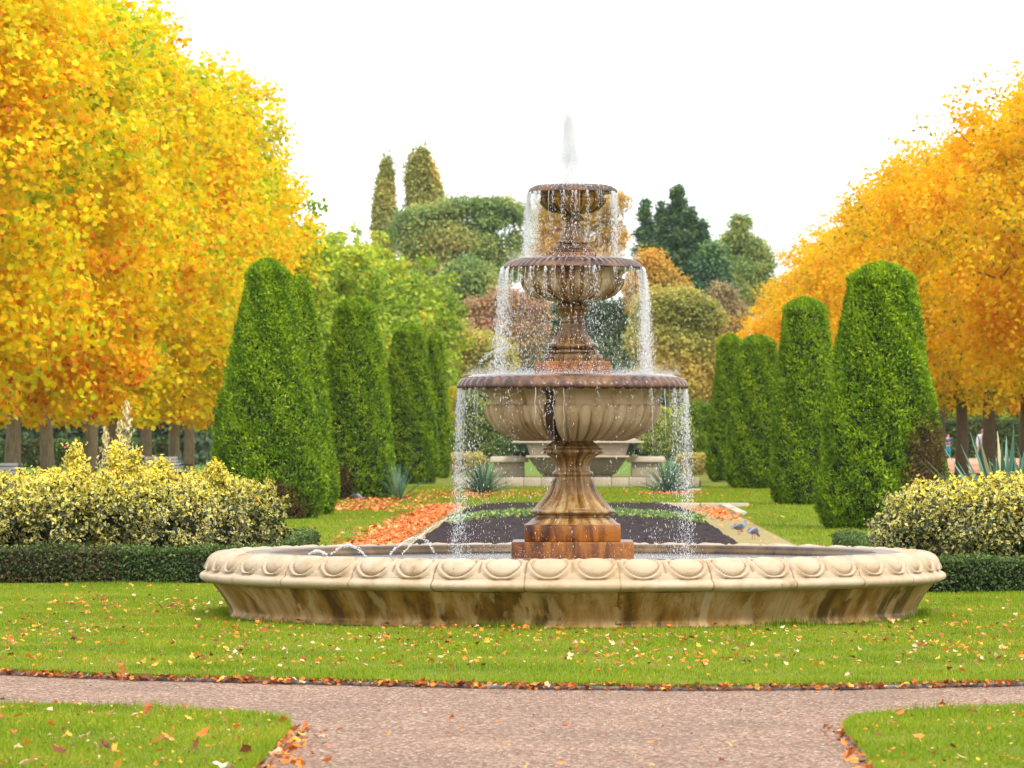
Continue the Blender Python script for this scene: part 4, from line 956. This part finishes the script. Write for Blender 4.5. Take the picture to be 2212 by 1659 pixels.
lab = ["nearest orange tree of the right row at the right picture edge", "second orange tree of the right row, crown at the right edge", "orange tree with thick fissured trunk third in the right row", "orange tree with forked dark trunk fourth in the right row", "orange tree behind the largest right conifer", "orange tree sixth in the right row", "orange tree seventh in the right row above the slim conifer",
       "orange tree eighth in the right row", "orange tree ninth in the right row above the rounded conifer", "smaller orange tree tenth in the right row", "smallest orange tree ending the right row at its left tip"]
for k, (d, h, X) in enumerate([(130, .95, 14), (142, 1.0, 14), (155, 1.0, 14), (168, .98, 14), (180, 1.0, 14), (195, 1.0, 14), (211, 1.0, 14), (228, 1.02, 14), (246, 1.0, 14), (268, .95, 13.6), (292, .78, 12.6)]):
    me, tm = RT[k % 4]
    tree_obj("autumn_tree", (X + R0.uniform(-.2, .2), d, 0), me, tm, None, lab[k], "tree", "orange trees in the right row", R0.uniform(0, 6), (1, 1, h))
for k, (d, X) in enumerate([(150, 22), (176, 22), (205, 22), (240, 22)]):
    me, tm = RT[(k + 1) % 4]
    tree_obj("autumn_tree", (X, d, 0), me, tm, None, ["orange tree of the rear right row at the picture edge", "second orange tree of the rear right row behind the walkers", "third orange tree of the rear right row, half hidden", "last orange tree of the rear right row"][k], "tree", "orange trees behind the right row", R0.uniform(0, 6), (1, 1, .95))

# ---------------------------------------------------------------- trees of the park behind
def bgtree(name, blobs, d, m, label, n, size, seed, cat="tree", trunk=None, cl=1.1, hollow=.3, colour=None, per=60, depth=.8, tr=.3, squash=1.0, bark='darkbark'):
    """blobs given by where they stand in the view: (u, v, half width, half height, weight)"""
    s = PX(d); B = []
    for b in blobs:
        p = AT(b[0], b[1], d); B.append((p.x, p.y, p.z, max(.3, b[2] * s - cl * .28), max(.3, b[2] * s * depth - cl * .28), max(.3, b[3] * s - cl * .25), b[4] if len(b) > 4 else 1))
    B = np.array(B); cx = B[:, 0].mean() if trunk is None else AT(trunk, HOR, d).x
    t = empty(name, (cx, d, 0), label, cat, None)
    B[:, 0] -= cx; B[:, 1] -= d
    v, f, a = cloud(B, int(n * 2.7), size * .5, seed, cl * .8, max(20, int(per * .75)), hollow, 0, None, colour=colour, squash=squash, cvar=.8)
    mesh("crown", v, f, m, t, attr={'rnd': a})
    Rr = random.Random(seed); tips = []
    for b in B:
        for _ in range(3): tips.append((b[0] + Rr.uniform(-.6, .6) * b[3], b[1] + Rr.uniform(-.5, .5) * b[4], b[2] + Rr.uniform(-.3, .6) * b[5]))
    htop = float((B[:, 2]).max())
    limbs(MB(), (0, 0, 0), htop * .9, tr, tips, seed, (0, 0), htop * .3).build("trunk", M[bark], t, smooth=True)
    return t
bgtree("poplar_tree", [(836, 370, 14, 30), (833, 410, 20, 40), (828, 450, 25, 40), (830, 495, 26, 45), (830, 560, 26, 60)], 430, M['tan_leaf'], "slender solitary poplar standing tallest at left of the far trees", 15000, .5, 301, "poplar", cl=.62, hollow=.05, tr=.35, squash=2.6, per=40, colour=lambda P, r, R_: r - .14)
bgtree("poplar_tree", [(912, 355, 20, 32), (896, 380, 20, 45), (925, 390, 22, 40), (937, 425, 20, 45), (900, 430, 24, 50), (918, 470, 36, 60)], 430, M['tan_leaf'], "broad double-topped poplar right of the slender one", 18000, .5, 302, "poplar", cl=.7, hollow=.05, tr=.35, squash=2.6, per=40, colour=lambda P, r, R_: r - .12 + .3 * (P[:, 0] > .7))
bgtree("spreading_tree", [(890, 478, 34, 30), (935, 462, 36, 26), (985, 452, 40, 26), (1035, 446, 36, 24), (1085, 446, 34, 24), (1122, 468, 24, 30), (870, 505, 26, 26), (1060, 478, 50, 20, .7), (1080, 590, 50, 28, .5), (900, 520, 50, 44), (965, 515, 60, 48), (1035, 530, 60, 40, .9), (1100, 560, 45, 30, .8), (1120, 515, 26, 24), (930, 585, 60, 50), (1000, 600, 60, 40)], 390, M['olive_leaf'], "broad spreading tree with olive and tan crown and sky gaps", 34000, .46, 303, trunk=1000, cl=1.5, hollow=.15, tr=.5, squash=.8, colour=lambda P, r, R_: r + .02)
bgtree("round_tree", [(1010, 600, 55, 45), (970, 640, 45, 50), (1045, 640, 45, 50), (1000, 690, 60, 55), (1005, 750, 60, 60)], 335, M['olive_leaf'], "rounded dark olive tree with an orange left side in front of the spreading tree", 22000, .38, 304, cl=1.0, colour=lambda P, r, R_: r - .12 + .35 * (P[:, 0] < -1.6) * (R_.random(len(P)) < .6))
bgtree("russet_tree", [(1040, 672, 42, 30), (1095, 655, 42, 35), (1145, 665, 38, 40), (1060, 720, 60, 45), (1130, 730, 50, 60)], 318, M['pink_leaf'], "pinkish russet tree left of the pedestal under the middle bowl", 20000, .36, 305, cl=.9)
bgtree("yellowing_tree", [(975, 740, 42, 45), (1030, 755, 50, 45), (1075, 780, 42, 50), (985, 800, 55, 60), (1050, 830, 60, 60)], 300, M['tan_leaf'], "pale yellow-olive tree low behind the narrow left conifer", 22000, .34, 306, cl=.9)
bgtree("sparse_tree", [(1300, 450, 60, 34, .7), (1340, 430, 26, 28, .5), (1250, 470, 60, 50, .8), (1180, 480, 45, 60, .8), (1320, 510, 45, 45), (1230, 540, 70, 40), (1290, 560, 60, 40), (1170, 560, 45, 50)], 430, M['amber_leaf'], "thin airy orange tree behind the top of the fountain", 15000, .42, 307, cl=1.2, hollow=.1, tr=.3, per=30)
# cedar / conifer
def spire(name, spires, d, m, label, n, size, seed):
    s = PX(d); Rr = rng(seed); V = []; Fv = []; A = []; n0 = 0; cx = AT(spires[0][0], HOR, d).x
    t = empty(name, (cx, d, 0), label, "tree"); mb = MB()
    for (u, vt, vb, hw) in spires:
        top, bot = AT(u, vt, d), AT(u, vb, d); H = top.z - bot.z; k = int(2.3 * n * hw / sum(q[3] for q in spires)); nb_ = k // 190
        q = Rr.random(nb_) ** .75; az = Rr.uniform(0, 2 * np.pi, nb_); L = (hw * s) * (.04 + .96 * q) * Rr.uniform(.45, 1.55, nb_)
        bi = Rr.integers(0, nb_, k); f_ = Rr.random(k) ** .7
        rr = L[bi] * f_; z = top.z - q[bi] * H + rr * .30 + .22 * rr * f_ + Rr.normal(size=k) * .16
        P = np.stack([top.x - cx + rr * np.cos(az[bi]), rr * np.sin(az[bi]), z], 1) + Rr.normal(size=(k, 3)) * np.array([.22, .22, .13]) * (1.4 - .8 * f_)[:, None]
        dirn = np.stack([np.cos(az[bi]), np.sin(az[bi]), np.full(k, .55)], 1) + Rr.normal(size=(k, 3)) * .25
        v, f = kites(P, Rr.normal(size=(k, 3)) * .5 + np.array([0, 0, 1]), size * .58 * Rr.uniform(.6, 1.5, k), Rr, .36, .05, up=dirn)
        V.append(v); Fv.append(f + n0); n0 += len(v); A.append(np.repeat(np.clip(.45 + .17 * Rr.normal(size=k) + .28 * np.sin(bi * 3.7) * (Rr.random(k) < .5), 0, 1), 4))
        mb.tube([(top.x - cx, 0, -.2), (top.x - cx, 0, top.z - .5)], [.35, .05], 7)
    mesh("crown", np.concatenate(V), np.concatenate(Fv), m, t, attr={'rnd': np.concatenate(A)}); mb.build("trunk", M['darkbark'], t, smooth=True); return t
spire("evergreen_tree", [(1462, 405, 760, 88), (1395, 432, 700, 48), (1515, 478, 740, 55), (1430, 440, 700, 55), (1490, 450, 720, 60), (1545, 560, 760, 40)], 365, M['cedar_leaf'], "dark blue-green many-topped conifer standing highest right of the fountain", 42000, .55, 308)
bgtree("sparse_tree", [(1598, 480, 24, 24, .9), (1590, 515, 38, 28, .8), (1625, 535, 36, 30, .8), (1565, 560, 30, 35, .6), (1610, 580, 50, 35), (1655, 570, 24, 35, .7), (1590, 630, 55, 45), (1640, 640, 45, 50)], 395, M['olive_leaf'], "gappy olive-brown pointed tree right of the dark conifer", 17000, .42, 309, cl=.95, hollow=.1, tr=.35, per=36)
bgtree("golden_tree", [(1405, 575, 40, 34), (1425, 610, 45, 40), (1385, 630, 40, 50), (1455, 640, 45, 40)], 315, M['amber_leaf'], "small golden tree in front of the dark conifer, right of the middle bowl", 13000, .34, 310, cl=.85)
bgtree("yellowing_tree", [(1420, 665, 50, 45), (1475, 665, 50, 42), (1525, 690, 38, 45), (1410, 730, 55, 50), (1470, 740, 60, 50), (1530, 760, 42, 55), (1430, 800, 60, 50), (1500, 820, 60, 50)], 292, M['tan_leaf'], "large rounded tan-yellow tree right of the pedestal", 34000, .34, 311, cl=.85)
bgtree("russet_tree", [(1560, 640, 30, 30), (1580, 690, 38, 45), (1550, 720, 36, 50), (1570, 770, 40, 50)], 330, M['pink_leaf'], "muted russet tree between the tan-yellow tree and the orange row", 12000, .36, 312, cl=.85, colour=lambda P, r, R_: r * .6)
bgtree("evergreen_tree", [(1105, 780, 50, 50), (1190, 690, 60, 50), (1260, 680, 60, 60), (1330, 700, 55, 60), (1200, 770, 70, 60), (1300, 780, 80, 60), (1370, 790, 50, 60)], 325, M['dkgreen_leaf'], "dark green tree mass behind the stem under the middle bowl", 24000, .38, 313, cl=1.0)
bgtree("evergreen_tree", [(1540, 580, 30, 60), (1555, 650, 35, 60), (1520, 640, 30, 50)], 350, M['cedar_leaf'], "green conifer flank right below the tallest dark conifer", 11000, .45, 314, cl=.9)
# low wood closing the view
Rr = rng(320); V = []; nn = 130000
X = Rr.uniform(-46, 46, nn); Y = 345 + Rr.normal(size=nn) * 4; top = 6.6 + 1.2 * np.sin(X * .35) + .8 * np.sin(X * .9 + 1); Z = Rr.random(nn) ** .8 * top
v, f = kites(np.stack([X, Y + 1.5 * np.sin(X * .8), Z], 1), Rr.normal(size=(nn, 3)) + np.array([0, -.6, .5]), .42 * Rr.uniform(.6, 1.4, nn), Rr)
tag(mesh("undergrowth", v, f, M['dkgreen_leaf'], attr={'rnd': np.repeat(np.clip(.5 + .2 * Rr.normal(size=nn) + .2 * np.sin(X * .7), 0, 1), 4)}), "dark low wood closing the view behind the garden", "undergrowth", kind='stuff')

# shrubs of the middle distance
def shrub(name, blobs, d, m, label, n, size, seed, grp=None, cl=.25):
    return bgtree(name, blobs, d, m, label, n, size, seed, "shrub", cl=cl, hollow=.45, tr=.05, per=40)
shrub("round_shrub", [(1060, 915, 48, 50), (1085, 950, 34, 36), (1030, 930, 34, 50), (1010, 880, 30, 40), (1065, 960, 46, 34)], 195, M['shrub_leaf'], "green shrub with yellow tips left of the stone base behind the fountain", 15000, .13, 331)
shrub("round_shrub", [(1440, 920, 45, 42), (1420, 950, 36, 34), (1468, 945, 36, 40), (1445, 965, 44, 30)], 195, M['shrub_leaf'], "green shrub with yellow tips right of the stone base behind the fountain", 14000, .13, 332)
shrub("round_shrub", [(1495, 905, 36, 36), (1515, 935, 30, 40), (1480, 935, 32, 40), (1525, 900, 22, 30)], 215, M['green_leaf'], "bright yellow-green shrub beside the last right conifer", 11000, .15, 333)
shrub("round_shrub", [(982, 870, 20, 36), (985, 920, 26, 50), (968, 900, 20, 50)], 215, M['green_leaf'], "bright yellow shrub beside the narrow left conifer", 9000, .15, 334)
hedge("yellow_hedge", (xl(970, 190), 190), (xl(1042, 190), 190), 1.0, .72, 9000, M['yellowhedge'], "small clipped yellow hedge left of the far stone base", leaf=.10, seed=21, bulge=.06)
hedge("yellow_hedge", (xl(1464, 190), 190), (xl(1522, 190), 190), 1.0, .72, 8000, M['yellowhedge'], "small clipped yellow hedge right of the far stone base", leaf=.10, seed=22, bulge=.06)

# ---------------------------------------------------------------- spiky plants
def spiky(x_, d, h, spread, n, label, seed, wd=.035, grp="blue-green spiky plants", name="spiky_plant"):
    Rr = rng(seed); a = Rr.uniform(0, 2 * np.pi, n); el = Rr.uniform(.12, 1.0, n) ** .8 * 1.5; L = h * Rr.uniform(.75, 1.1, n)
    seg = 4; V = []; 
    dirh = np.stack([np.cos(a), np.sin(a), a * 0], 1); side = np.stack([-np.sin(a), np.cos(a), a * 0], 1)
    ts = np.linspace(0, 1, seg + 1); pts = []
    for t_ in ts:
        out_ = np.cos(el) * L * t_ * spread + .12 * L * t_ ** 2 * np.cos(el); up_ = np.sin(el) * L * t_ - .10 * L * t_ ** 2 * np.cos(el)
        pts.append(dirh * (out_ + .04)[:, None] + np.array([0, 0, 1]) * up_[:, None])
    for k_, t_ in enumerate(ts):
        w_ = wd * (.7 + .6 * t_ - 1.25 * t_ * t_); w_ = max(w_, .002); V += [pts[k_] - side * w_ / 2 + np.array([0, 0, w_ * .3]), pts[k_] , pts[k_] + side * w_ / 2 + np.array([0, 0, w_ * .3])]
    v = np.stack(V, 1).reshape(-1, 3); i = np.arange(n)[:, None] * (3 * (seg + 1)); fs = []
    for k_ in range(seg):
        b_ = k_ * 3
        for c in (0, 1): fs.append(i + np.array([[b_ + c, b_ + c + 1, b_ + c + 4, b_ + c + 3]]))
    rnd = np.clip(.5 + .18 * Rr.normal(size=n), .08, 1); rnd[Rr.random(n) < .05] = 0
    o = mesh(name, v, np.concatenate(fs), M['agave'], attr={'rnd': np.repeat(rnd, 3 * (seg + 1))}, loc=(x_, d, 0)); tag(o, label, "plant", grp); return o
spiky(xl(1043, 130), 130, 1.0, 1.0, 240, "blue-green spiky plant on the lawn left of the pedestal, half behind falling water", 341, .035)
spiky(xl(1446, 130), 130, 1.0, 1.0, 260, "blue-green spiky plant on the lawn right of the pedestal", 342, .035)
spiky(xl(2175, 64), 64, 1.62, .9, 150, "large upright blue-green sword-leaved plant behind the right bush", 343, .115)
spiky(xl(2098, 66), 66, 1.15, 1.0, 70, "low small sword-leaved plant at the foot of the large right one", 344, .06)
spiky(xl(2270, 66), 66, 1.6, .9, 110, "sword-leaved plant partly cut off by the right picture edge", 345, .115)
spiky(xl(355, 92), 92, 1.25, .8, 44, "blue-green spiky plant rising behind the left bush under the pale trunks", 346, .05)
spiky(xl(298, 90), 90, 1.2, .8, 40, "pale blue-green spiky plant behind the left bush beside the dry stalk", 347, .05)
spiky(xl(862, 118), 118, .95, .8, 60, "blue-green spiky plant right of the middle left conifer", 348, .04)
spiky(xl(462, 96), 96, 1.05, .8, 30, "small spiky plant behind the left bush next to the largest conifer", 349, .05)
# dry flower stalk
t = empty("dry_flower_stalk", (xl(250, 60), 60, 0), "dry cream-coloured flower stalk with hanging pods above the left bush", "plant")
mb = MB(); mb.tube([(0, 0, 0), (.02, 0, 1.2), (.08, 0, 1.85)], [.02, .015, .004], 6)
mb.tube([(.0, 0, 1.1), (-.13, 0, 1.55)], [.012, .004], 5); mb.tube([(.03, 0, 1.2), (.15, .0, 1.8)], [.012, .004], 5); mb.build("stem", M['dryflower'], t)
Rr = rng(350); n = 620; c = Rr.choice(3, n, p=[.3, .3, .4]); q = Rr.random(n)
cx = np.where(c == 0, -.13, np.where(c == 1, .05, .13)); ztop = np.where(c == 0, 1.68, np.where(c == 1, 1.75, 1.98))
P = np.stack([cx + Rr.normal(size=n) * (.015 + .06 * q), Rr.normal(size=n) * .06, ztop - q * .72], 1)
v, f = kites(P, Rr.normal(size=(n, 3)) * np.array([1, 1, .2]), .05 * Rr.uniform(.5, 1.5, n), Rr, .4, .1, up=np.array([0, 0, 1.]) + Rr.normal(size=(n, 3)) * .35)
mesh("foliage", v, f, M['dryflower'], t, attr={'rnd': np.repeat(Rr.random(n), 4)})  # these pieces are the hanging dry pods, not leaves

# ---------------------------------------------------------------- far stone base (a second monument)
dm = 165; sm = PX(dm); cxm = xl(1248, dm)
zz = lambda v_: HC - (v_ - HOR) * sm
t = empty("stone_monument", (cxm, dm, 0), "stepped stone pedestal with flared lower bowl seen behind the fountain stem", "monument")
hw = lambda px: px * sm
MB().box((0, 0, (zz(1024) + zz(988)) / 2), (hw(160), 2.2, zz(988) - zz(1024)), taper=1.33).build("flared_base", M['greystone'], t, bevel=.02)
MB().box((0, 0, (zz(988) + zz(983.5)) / 2), (hw(222), 3.3, zz(983.5) - zz(988))).build("cornice", M['palestone'], t, bevel=.02)
MB().box((0, 0, (zz(983) + zz(957)) / 2), (hw(205), 3.0, zz(957) - zz(983)), taper=1.08).build("middle_block", M['palestone'], t, bevel=.02)
MB().box((0, 0, (zz(957) + zz(953.5)) / 2), (hw(284), 3.6, zz(953.5) - zz(957))).build("top_slab", M['palestone'], t, bevel=.02)
MB().box((0, 0, (zz(953) + zz(940)) / 2), (hw(268), 3.3, zz(940) - zz(953)), taper=.82).build("sloping_cap", M['palestone'], t)
MB().box((0, 0, zz(1024) / 2), (hw(150), 2.0, zz(1024) + .01)).build("foot_block", M['greystone'], t, bevel=.02)
for sx, lb in ((-1, "low stone bench with thick pale slab left of the far stone pedestal"), (1, "low stone bench with thick pale slab right of the far stone pedestal")):
    q = empty("stone_bench", (cxm + sx * hw(148), dm, 0), lb, "stone bench", "stone benches beside the far pedestal")
    MB().box((0, 0, (zz(998) + zz(986)) / 2), (hw(84), 1.2, zz(986) - zz(998)), taper=.93).build("slab", M['palestone'], q, bevel=.02)
    MB().box((0, 0, zz(998) / 2 + .0), (hw(66), .9, zz(998) - .004)).build("support", M['edgestone'], q, bevel=.02)
ck = xl(1255, 148)
kb = MB()
for k in range(14): kb.box((ck - 3.62 + .52 * k + .1, 148, .14), (.51, .35, .28))
tag(kb.build("stone_kerb", M['edgestone'], bevel=.015), "long low stone kerb across the garden axis behind the spiky plants", "kerb wall")
MB().box((0, 0, .09), (7.1, 14, .17)).build("soil", M['soil'], loc=(ck, 155.3, 0))['kind'] = 'structure'
mb = MB(); mb.box((0, 0, .015), (.9, .5, .10)); q = mb.build("stone_slab", M['edgestone'], bevel=.01, loc=(xl(1478, 137), 137, 0)); tag(q, "flat stone slab on the lawn right of the right spiky plant", "stone slab")

# ---------------------------------------------------------------- benches
def bench(x_, d, rz, label):
    t = empty("park_bench", (x_, d, 0), label, "bench", "grey park benches", rz)
    for k in range(4): MB().box((0, -.25 + .13 * k, .45), (1.7, .10, .035)).build("seat_slat", M['bench'], t, bevel=.005)
    for k in range(4): MB().box((0, .22 + .03 * k, .56 + .095 * k), (1.7, .03, .07)).build("back_slat", M['bench'], t, bevel=.005)
    for sx in (-.78, .78):
        mb = MB(); mb.box((sx, -.22, .22), (.06, .06, .44)); mb.box((sx, .2, .44), (.06, .06, .88), shear=(0, .1)); mb.box((sx, 0, .41), (.05, .5, .05)); mb.box((sx, -.03, .64), (.07, .5, .04)); mb.box((sx, -.25, .54), (.05, .05, .2)); mb.build("frame", M['dark'], t, bevel=.005)
    return t
bench(xl(-15, 118), 118, .5, "grey slatted bench at the left picture edge behind the bush")
bench(xl(362, 150), 150, .9, "grey slatted bench beside the pale tree trunks, behind the left bush")

# ---------------------------------------------------------------- far hedges, walls
hedge("far_hedge", (xl(-60, 230), 230), (xl(350, 236), 236), 1.5, 1.15, 30000, M['hedge_leaf'], "long dark hedge in the shade behind the left tree trunks", leaf=.14, seed=31, bulge=.08, lowbrown=.4)
hedge("far_hedge", (xl(2000, 310), 310), (xl(2400, 310), 310), 2, 2.35, 26000, M['hedge_leaf'], "tall dark hedge behind the two walkers on the right", leaf=.16, seed=32, bulge=.08)
Rr = rng(401); nn = 26000; X = Rr.uniform(-40, -19, nn); Z = Rr.random(nn) * 5.5; Y = 262 + Rr.normal(size=nn) * 2.5
v, f = kites(np.stack([X, Y, Z], 1), Rr.normal(size=(nn, 3)) + np.array([0, -.6, .5]), .35 * Rr.uniform(.6, 1.4, nn), Rr)
tag(mesh("undergrowth", v, f, M['dkgreen_leaf'], attr={'rnd': np.repeat(np.clip(.25 + .2 * Rr.normal(size=nn), 0, 1), 4)}), "dark evergreen thicket behind the far left hedge", "undergrowth", kind='stuff')
Rr = rng(402); nn = 26000; X = Rr.uniform(20, 42, nn); Z = Rr.random(nn) * 6; Y = 322 + Rr.normal(size=nn) * 2.5
v, f = kites(np.stack([X, Y, Z], 1), Rr.normal(size=(nn, 3)) + np.array([0, -.6, .5]), .4 * Rr.uniform(.6, 1.4, nn), Rr)
tag(mesh("undergrowth", v, f, M['green_leaf'], attr={'rnd': np.repeat(np.clip(.35 + .2 * Rr.normal(size=nn), 0, 1), 4)}), "yellow-green thicket above the tall right hedge", "undergrowth", kind='stuff')
mb = MB(); mb.box((0, 0, 1.0), (9, .3, 2.0)); 
for k in range(5): mb.box((-4 + 2 * k, -.2, 1.05), (.3, .14, 2.1))
tag(mb.build("garden_wall", M['brick'], loc=(xl(430, 300), 300, 0)), "weathered brown wall with piers behind the left tree trunks", "wall")

# ---------------------------------------------------------------- people and pigeons
def skin(name, V, E, Rd, m, parent, root=0, sub=1):
    me = bpy.data.meshes.new(name); me.from_pydata(V, E, []); o = bpy.data.objects.new(name, me); link(o, parent); me.materials.append(m)
    md = o.modifiers.new("s", 'SKIN'); sv = me.skin_vertices[0].data
    for k, r_ in enumerate(Rd): sv[k].radius = (r_, r_) if not isinstance(r_, tuple) else r_; sv[k].use_root = (k == root)
    md.use_smooth_shade = True
    sb = o.modifiers.new("b", 'SUBSURF'); sb.levels = sub; sb.render_levels = sub; return o
skinm = plain("skin", (.55, .30, .20), .6, .1, 5); hairm = plain("brown_hair", (.07, .035, .02), .7, .3, 20); hairk = plain("dark_hair", (.03, .02, .015), .7, .3, 20)
def person(x_, d, H, rz, label, jm, tm, hm, arms, bag=None, shirt=None):
    t = empty("person", (x_, d, 0.04), label, "person", None, rz); k = H / 1.75
    def s(p): return tuple(q * k for q in p)
    V = [(0, 0, .95), (0, .01, 1.15), (0, .02, 1.38), (0, 0, 1.50), (0, -.02, 1.60), (0, -.025, 1.68)]; E = [(i, i + 1) for i in range(5)]; Rd = [(.15, .11), (.13, .10), (.15, .10), .055, .085, .075]
    for sx, (el, wr) in zip((-1, 1), arms):
        b = len(V); V += [(sx * .19, 0, 1.40), el, wr]; Rd += [.055, .043, .03]; E += [(2, b), (b, b + 1), (b + 1, b + 2)]
        dv = Vector(wr) - Vector(el); dv.normalize(); pb_ = Vector(wr) + dv * .08; V.append(tuple(pb_)); Rd.append(.028); E.append((b + 2, b + 3))
        for f_ in range(4):
            e1 = pb_ + dv * .07 + Vector((.018 * (f_ - 1.5), .01, 0)); V.append(tuple(e1)); Rd.append(.008); E.append((b + 3, len(V) - 1))
        e1 = Vector(wr) + dv * .07 + Vector((-sx * .045, -.02, 0)); V.append(tuple(e1)); Rd.append(.009); E.append((b + 2, len(V) - 1))
    for sx, yk, ya in ((-1, -.10, .06), (1, -.04, .12)):
        b = len(V); V += [(sx * .09, 0, .88), (sx * .10, yk, .50), (sx * .10, ya, .09), (sx * .11, ya - .14, .04)]; Rd += [.085, .058, .04, .035]; E += [(0, b), (b, b + 1), (b + 1, b + 2), (b + 2, b + 3)]
    skin("body", [s(p) for p in V], E, [tuple(q * k for q in r_) if isinstance(r_, tuple) else r_ * k for r_ in Rd], skinm, t)
    V = [(0, 0, .90), (0, .01, 1.15), (0, .02, 1.40)]; E = [(0, 1), (1, 2)]; Rd = [(.18, .135), (.16, .125), (.165, .12)]
    for sx, (el, wr) in zip((-1, 1), arms):
        b = len(V); w2 = Vector(el).lerp(Vector(wr), .88); V += [(sx * .19, 0, 1.41), el, tuple(w2)]; Rd += [.07, .057, .045]; E += [(2, b), (b, b + 1), (b + 1, b + 2)]
    skin("jacket", [s(p) for p in V], E, [tuple(q * k for q in r_) if isinstance(r_, tuple) else r_ * k for r_ in Rd], jm, t)
    V = [(0, 0, .93)]; E = []; Rd = [(.165, .125)]
    for sx, yk, ya in ((-1, -.10, .06), (1, -.04, .12)):
        b = len(V); V += [(sx * .09, 0, .84), (sx * .10, yk, .50), (sx * .10, ya, .10)]; Rd += [.10, .075, .062]; E += [(0, b), (b, b + 1), (b + 1, b + 2)]
    skin("trousers", [s(p) for p in V], E, [tuple(q * k for q in r_) if isinstance(r_, tuple) else r_ * k for r_ in Rd], tm, t)
    skin("hair", [s((0, .015, 1.66)), s((0, .02, 1.70)), s((0, .05, 1.60))], [(0, 1), (0, 2)], [.088 * k, .07 * k, .06 * k], hm, t)
    mb = MB(); mb.box(s((0, -.105, 1.625)), (.02, .03, .035)); mb.box(s((-.03, -.095, 1.65)), (.022, .012, .01)); mb.box(s((.03, -.095, 1.65)), (.022, .012, .01)); mb.box(s((0, -.1, 1.58)), (.04, .01, .008)); mb.build("face", plain("features", (.35, .15, .11), .6), t)
    if bag: MB().box(s(bag[0]), s(bag[1])).build("waistcoat", M['dark'], t, bevel=.03)
    return t
person(xl(2122, 205), 205, 1.8, .35, "person in a pale grey jacket over black with dark trousers walking on the right", plain("grey_jacket", (.55, .56, .66), .8, .1), plain("navy_trousers", (.02, .02, .045), .8), hairm, (((-.27, -.03, 1.16), (-.27, -.10, .90)), ((.27, -.06, 1.15), (.12, -.22, 1.10))), ((0, -.12, 1.22), (.17, .08, .42)))
person(xl(2047, 300), 300, 1.52, -.2, "person in a navy top and turquoise trousers standing far off between trunks", plain("navy_top", (.05, .06, .13), .8), plain("turquoise_trousers", (.02, .26, .34), .8), hairm, (((-.26, -.03, 1.16), (-.12, -.20, 1.10)), ((.26, -.03, 1.15), (.12, -.20, 1.12))))
pig = plain("pigeon_grey", (.20, .20, .26), .6, .25, 30); pigd = plain("pigeon_dark", (.08, .09, .12), .5, .2, 30); pink = plain("pigeon_leg", (.5, .15, .12), .6)
def pigeon(p, rz, label, peck=True):
    t = empty("pigeon", p, label, "pigeon", "pigeons beside the flower bed", rz)
    hz = .06 if peck else .24; hy = -.16 if peck else -.12
    b = skin("body", [(0, 0, .13), (0, -.07, .135), (0, -.115, (.13 + hz) / 2), (0, hy, hz), (0, hy - .035, hz - .01), (0, .08, .125), (0, .17, .115)], [(0, 1), (1, 2), (2, 3), (3, 4), (0, 5), (5, 6)], [(.055, .055), (.045, .045), .026, .024, .006, (.035, .03), (.03, .008)], pig, t, sub=2)
    for sx in (-1, 1):
        skin("wing", [(sx * .045, -.05, .15), (sx * .052, .03, .145), (sx * .03, .14, .125)], [(0, 1), (1, 2)], [(.015, .03), (.014, .04), (.006, .012)], pigd, t, sub=2)
        MB().tube([(sx * .022, 0, .10), (sx * .022, .005, .0)], [.006, .004], 5).tube([(sx * .022, .02, .004), (sx * .022, -.03, .004)], [.004, .003], 5).build("leg", pink, t)
    return t
pigeon(G(1597, 1156), 2.2, "grey pigeon with head up, left of the pecking one by the flower bed", False)
pigeon(G(1628, 1166), 2.6, "grey pigeon pecking at the ground, right of the other beside the flower bed", True)
pigeon(G(770, 1083), 1.2, "small grey pigeon on the lawn by the brown foot of the left conifer", True)

# ---------------------------------------------------------------- thin autumn haze
hz = NT("haze"); pv = hz.n("ShaderNodeVolumePrincipled"); pv.inputs['Color'].default_value = (.93, .95, .97, 1); pv.inputs['Density'].default_value = .00007; pv.inputs['Anisotropy'].default_value = .2
hz.l(pv.outputs[0], hz.out.inputs[1])
hb = MB().box((0, 400, 19), (1900, 900, 41)).build("haze", hz.m); tag(hb, kind='stuff'); hb['label'] = "thin pale autumn haze over the garden"; hb['category'] = "haze"
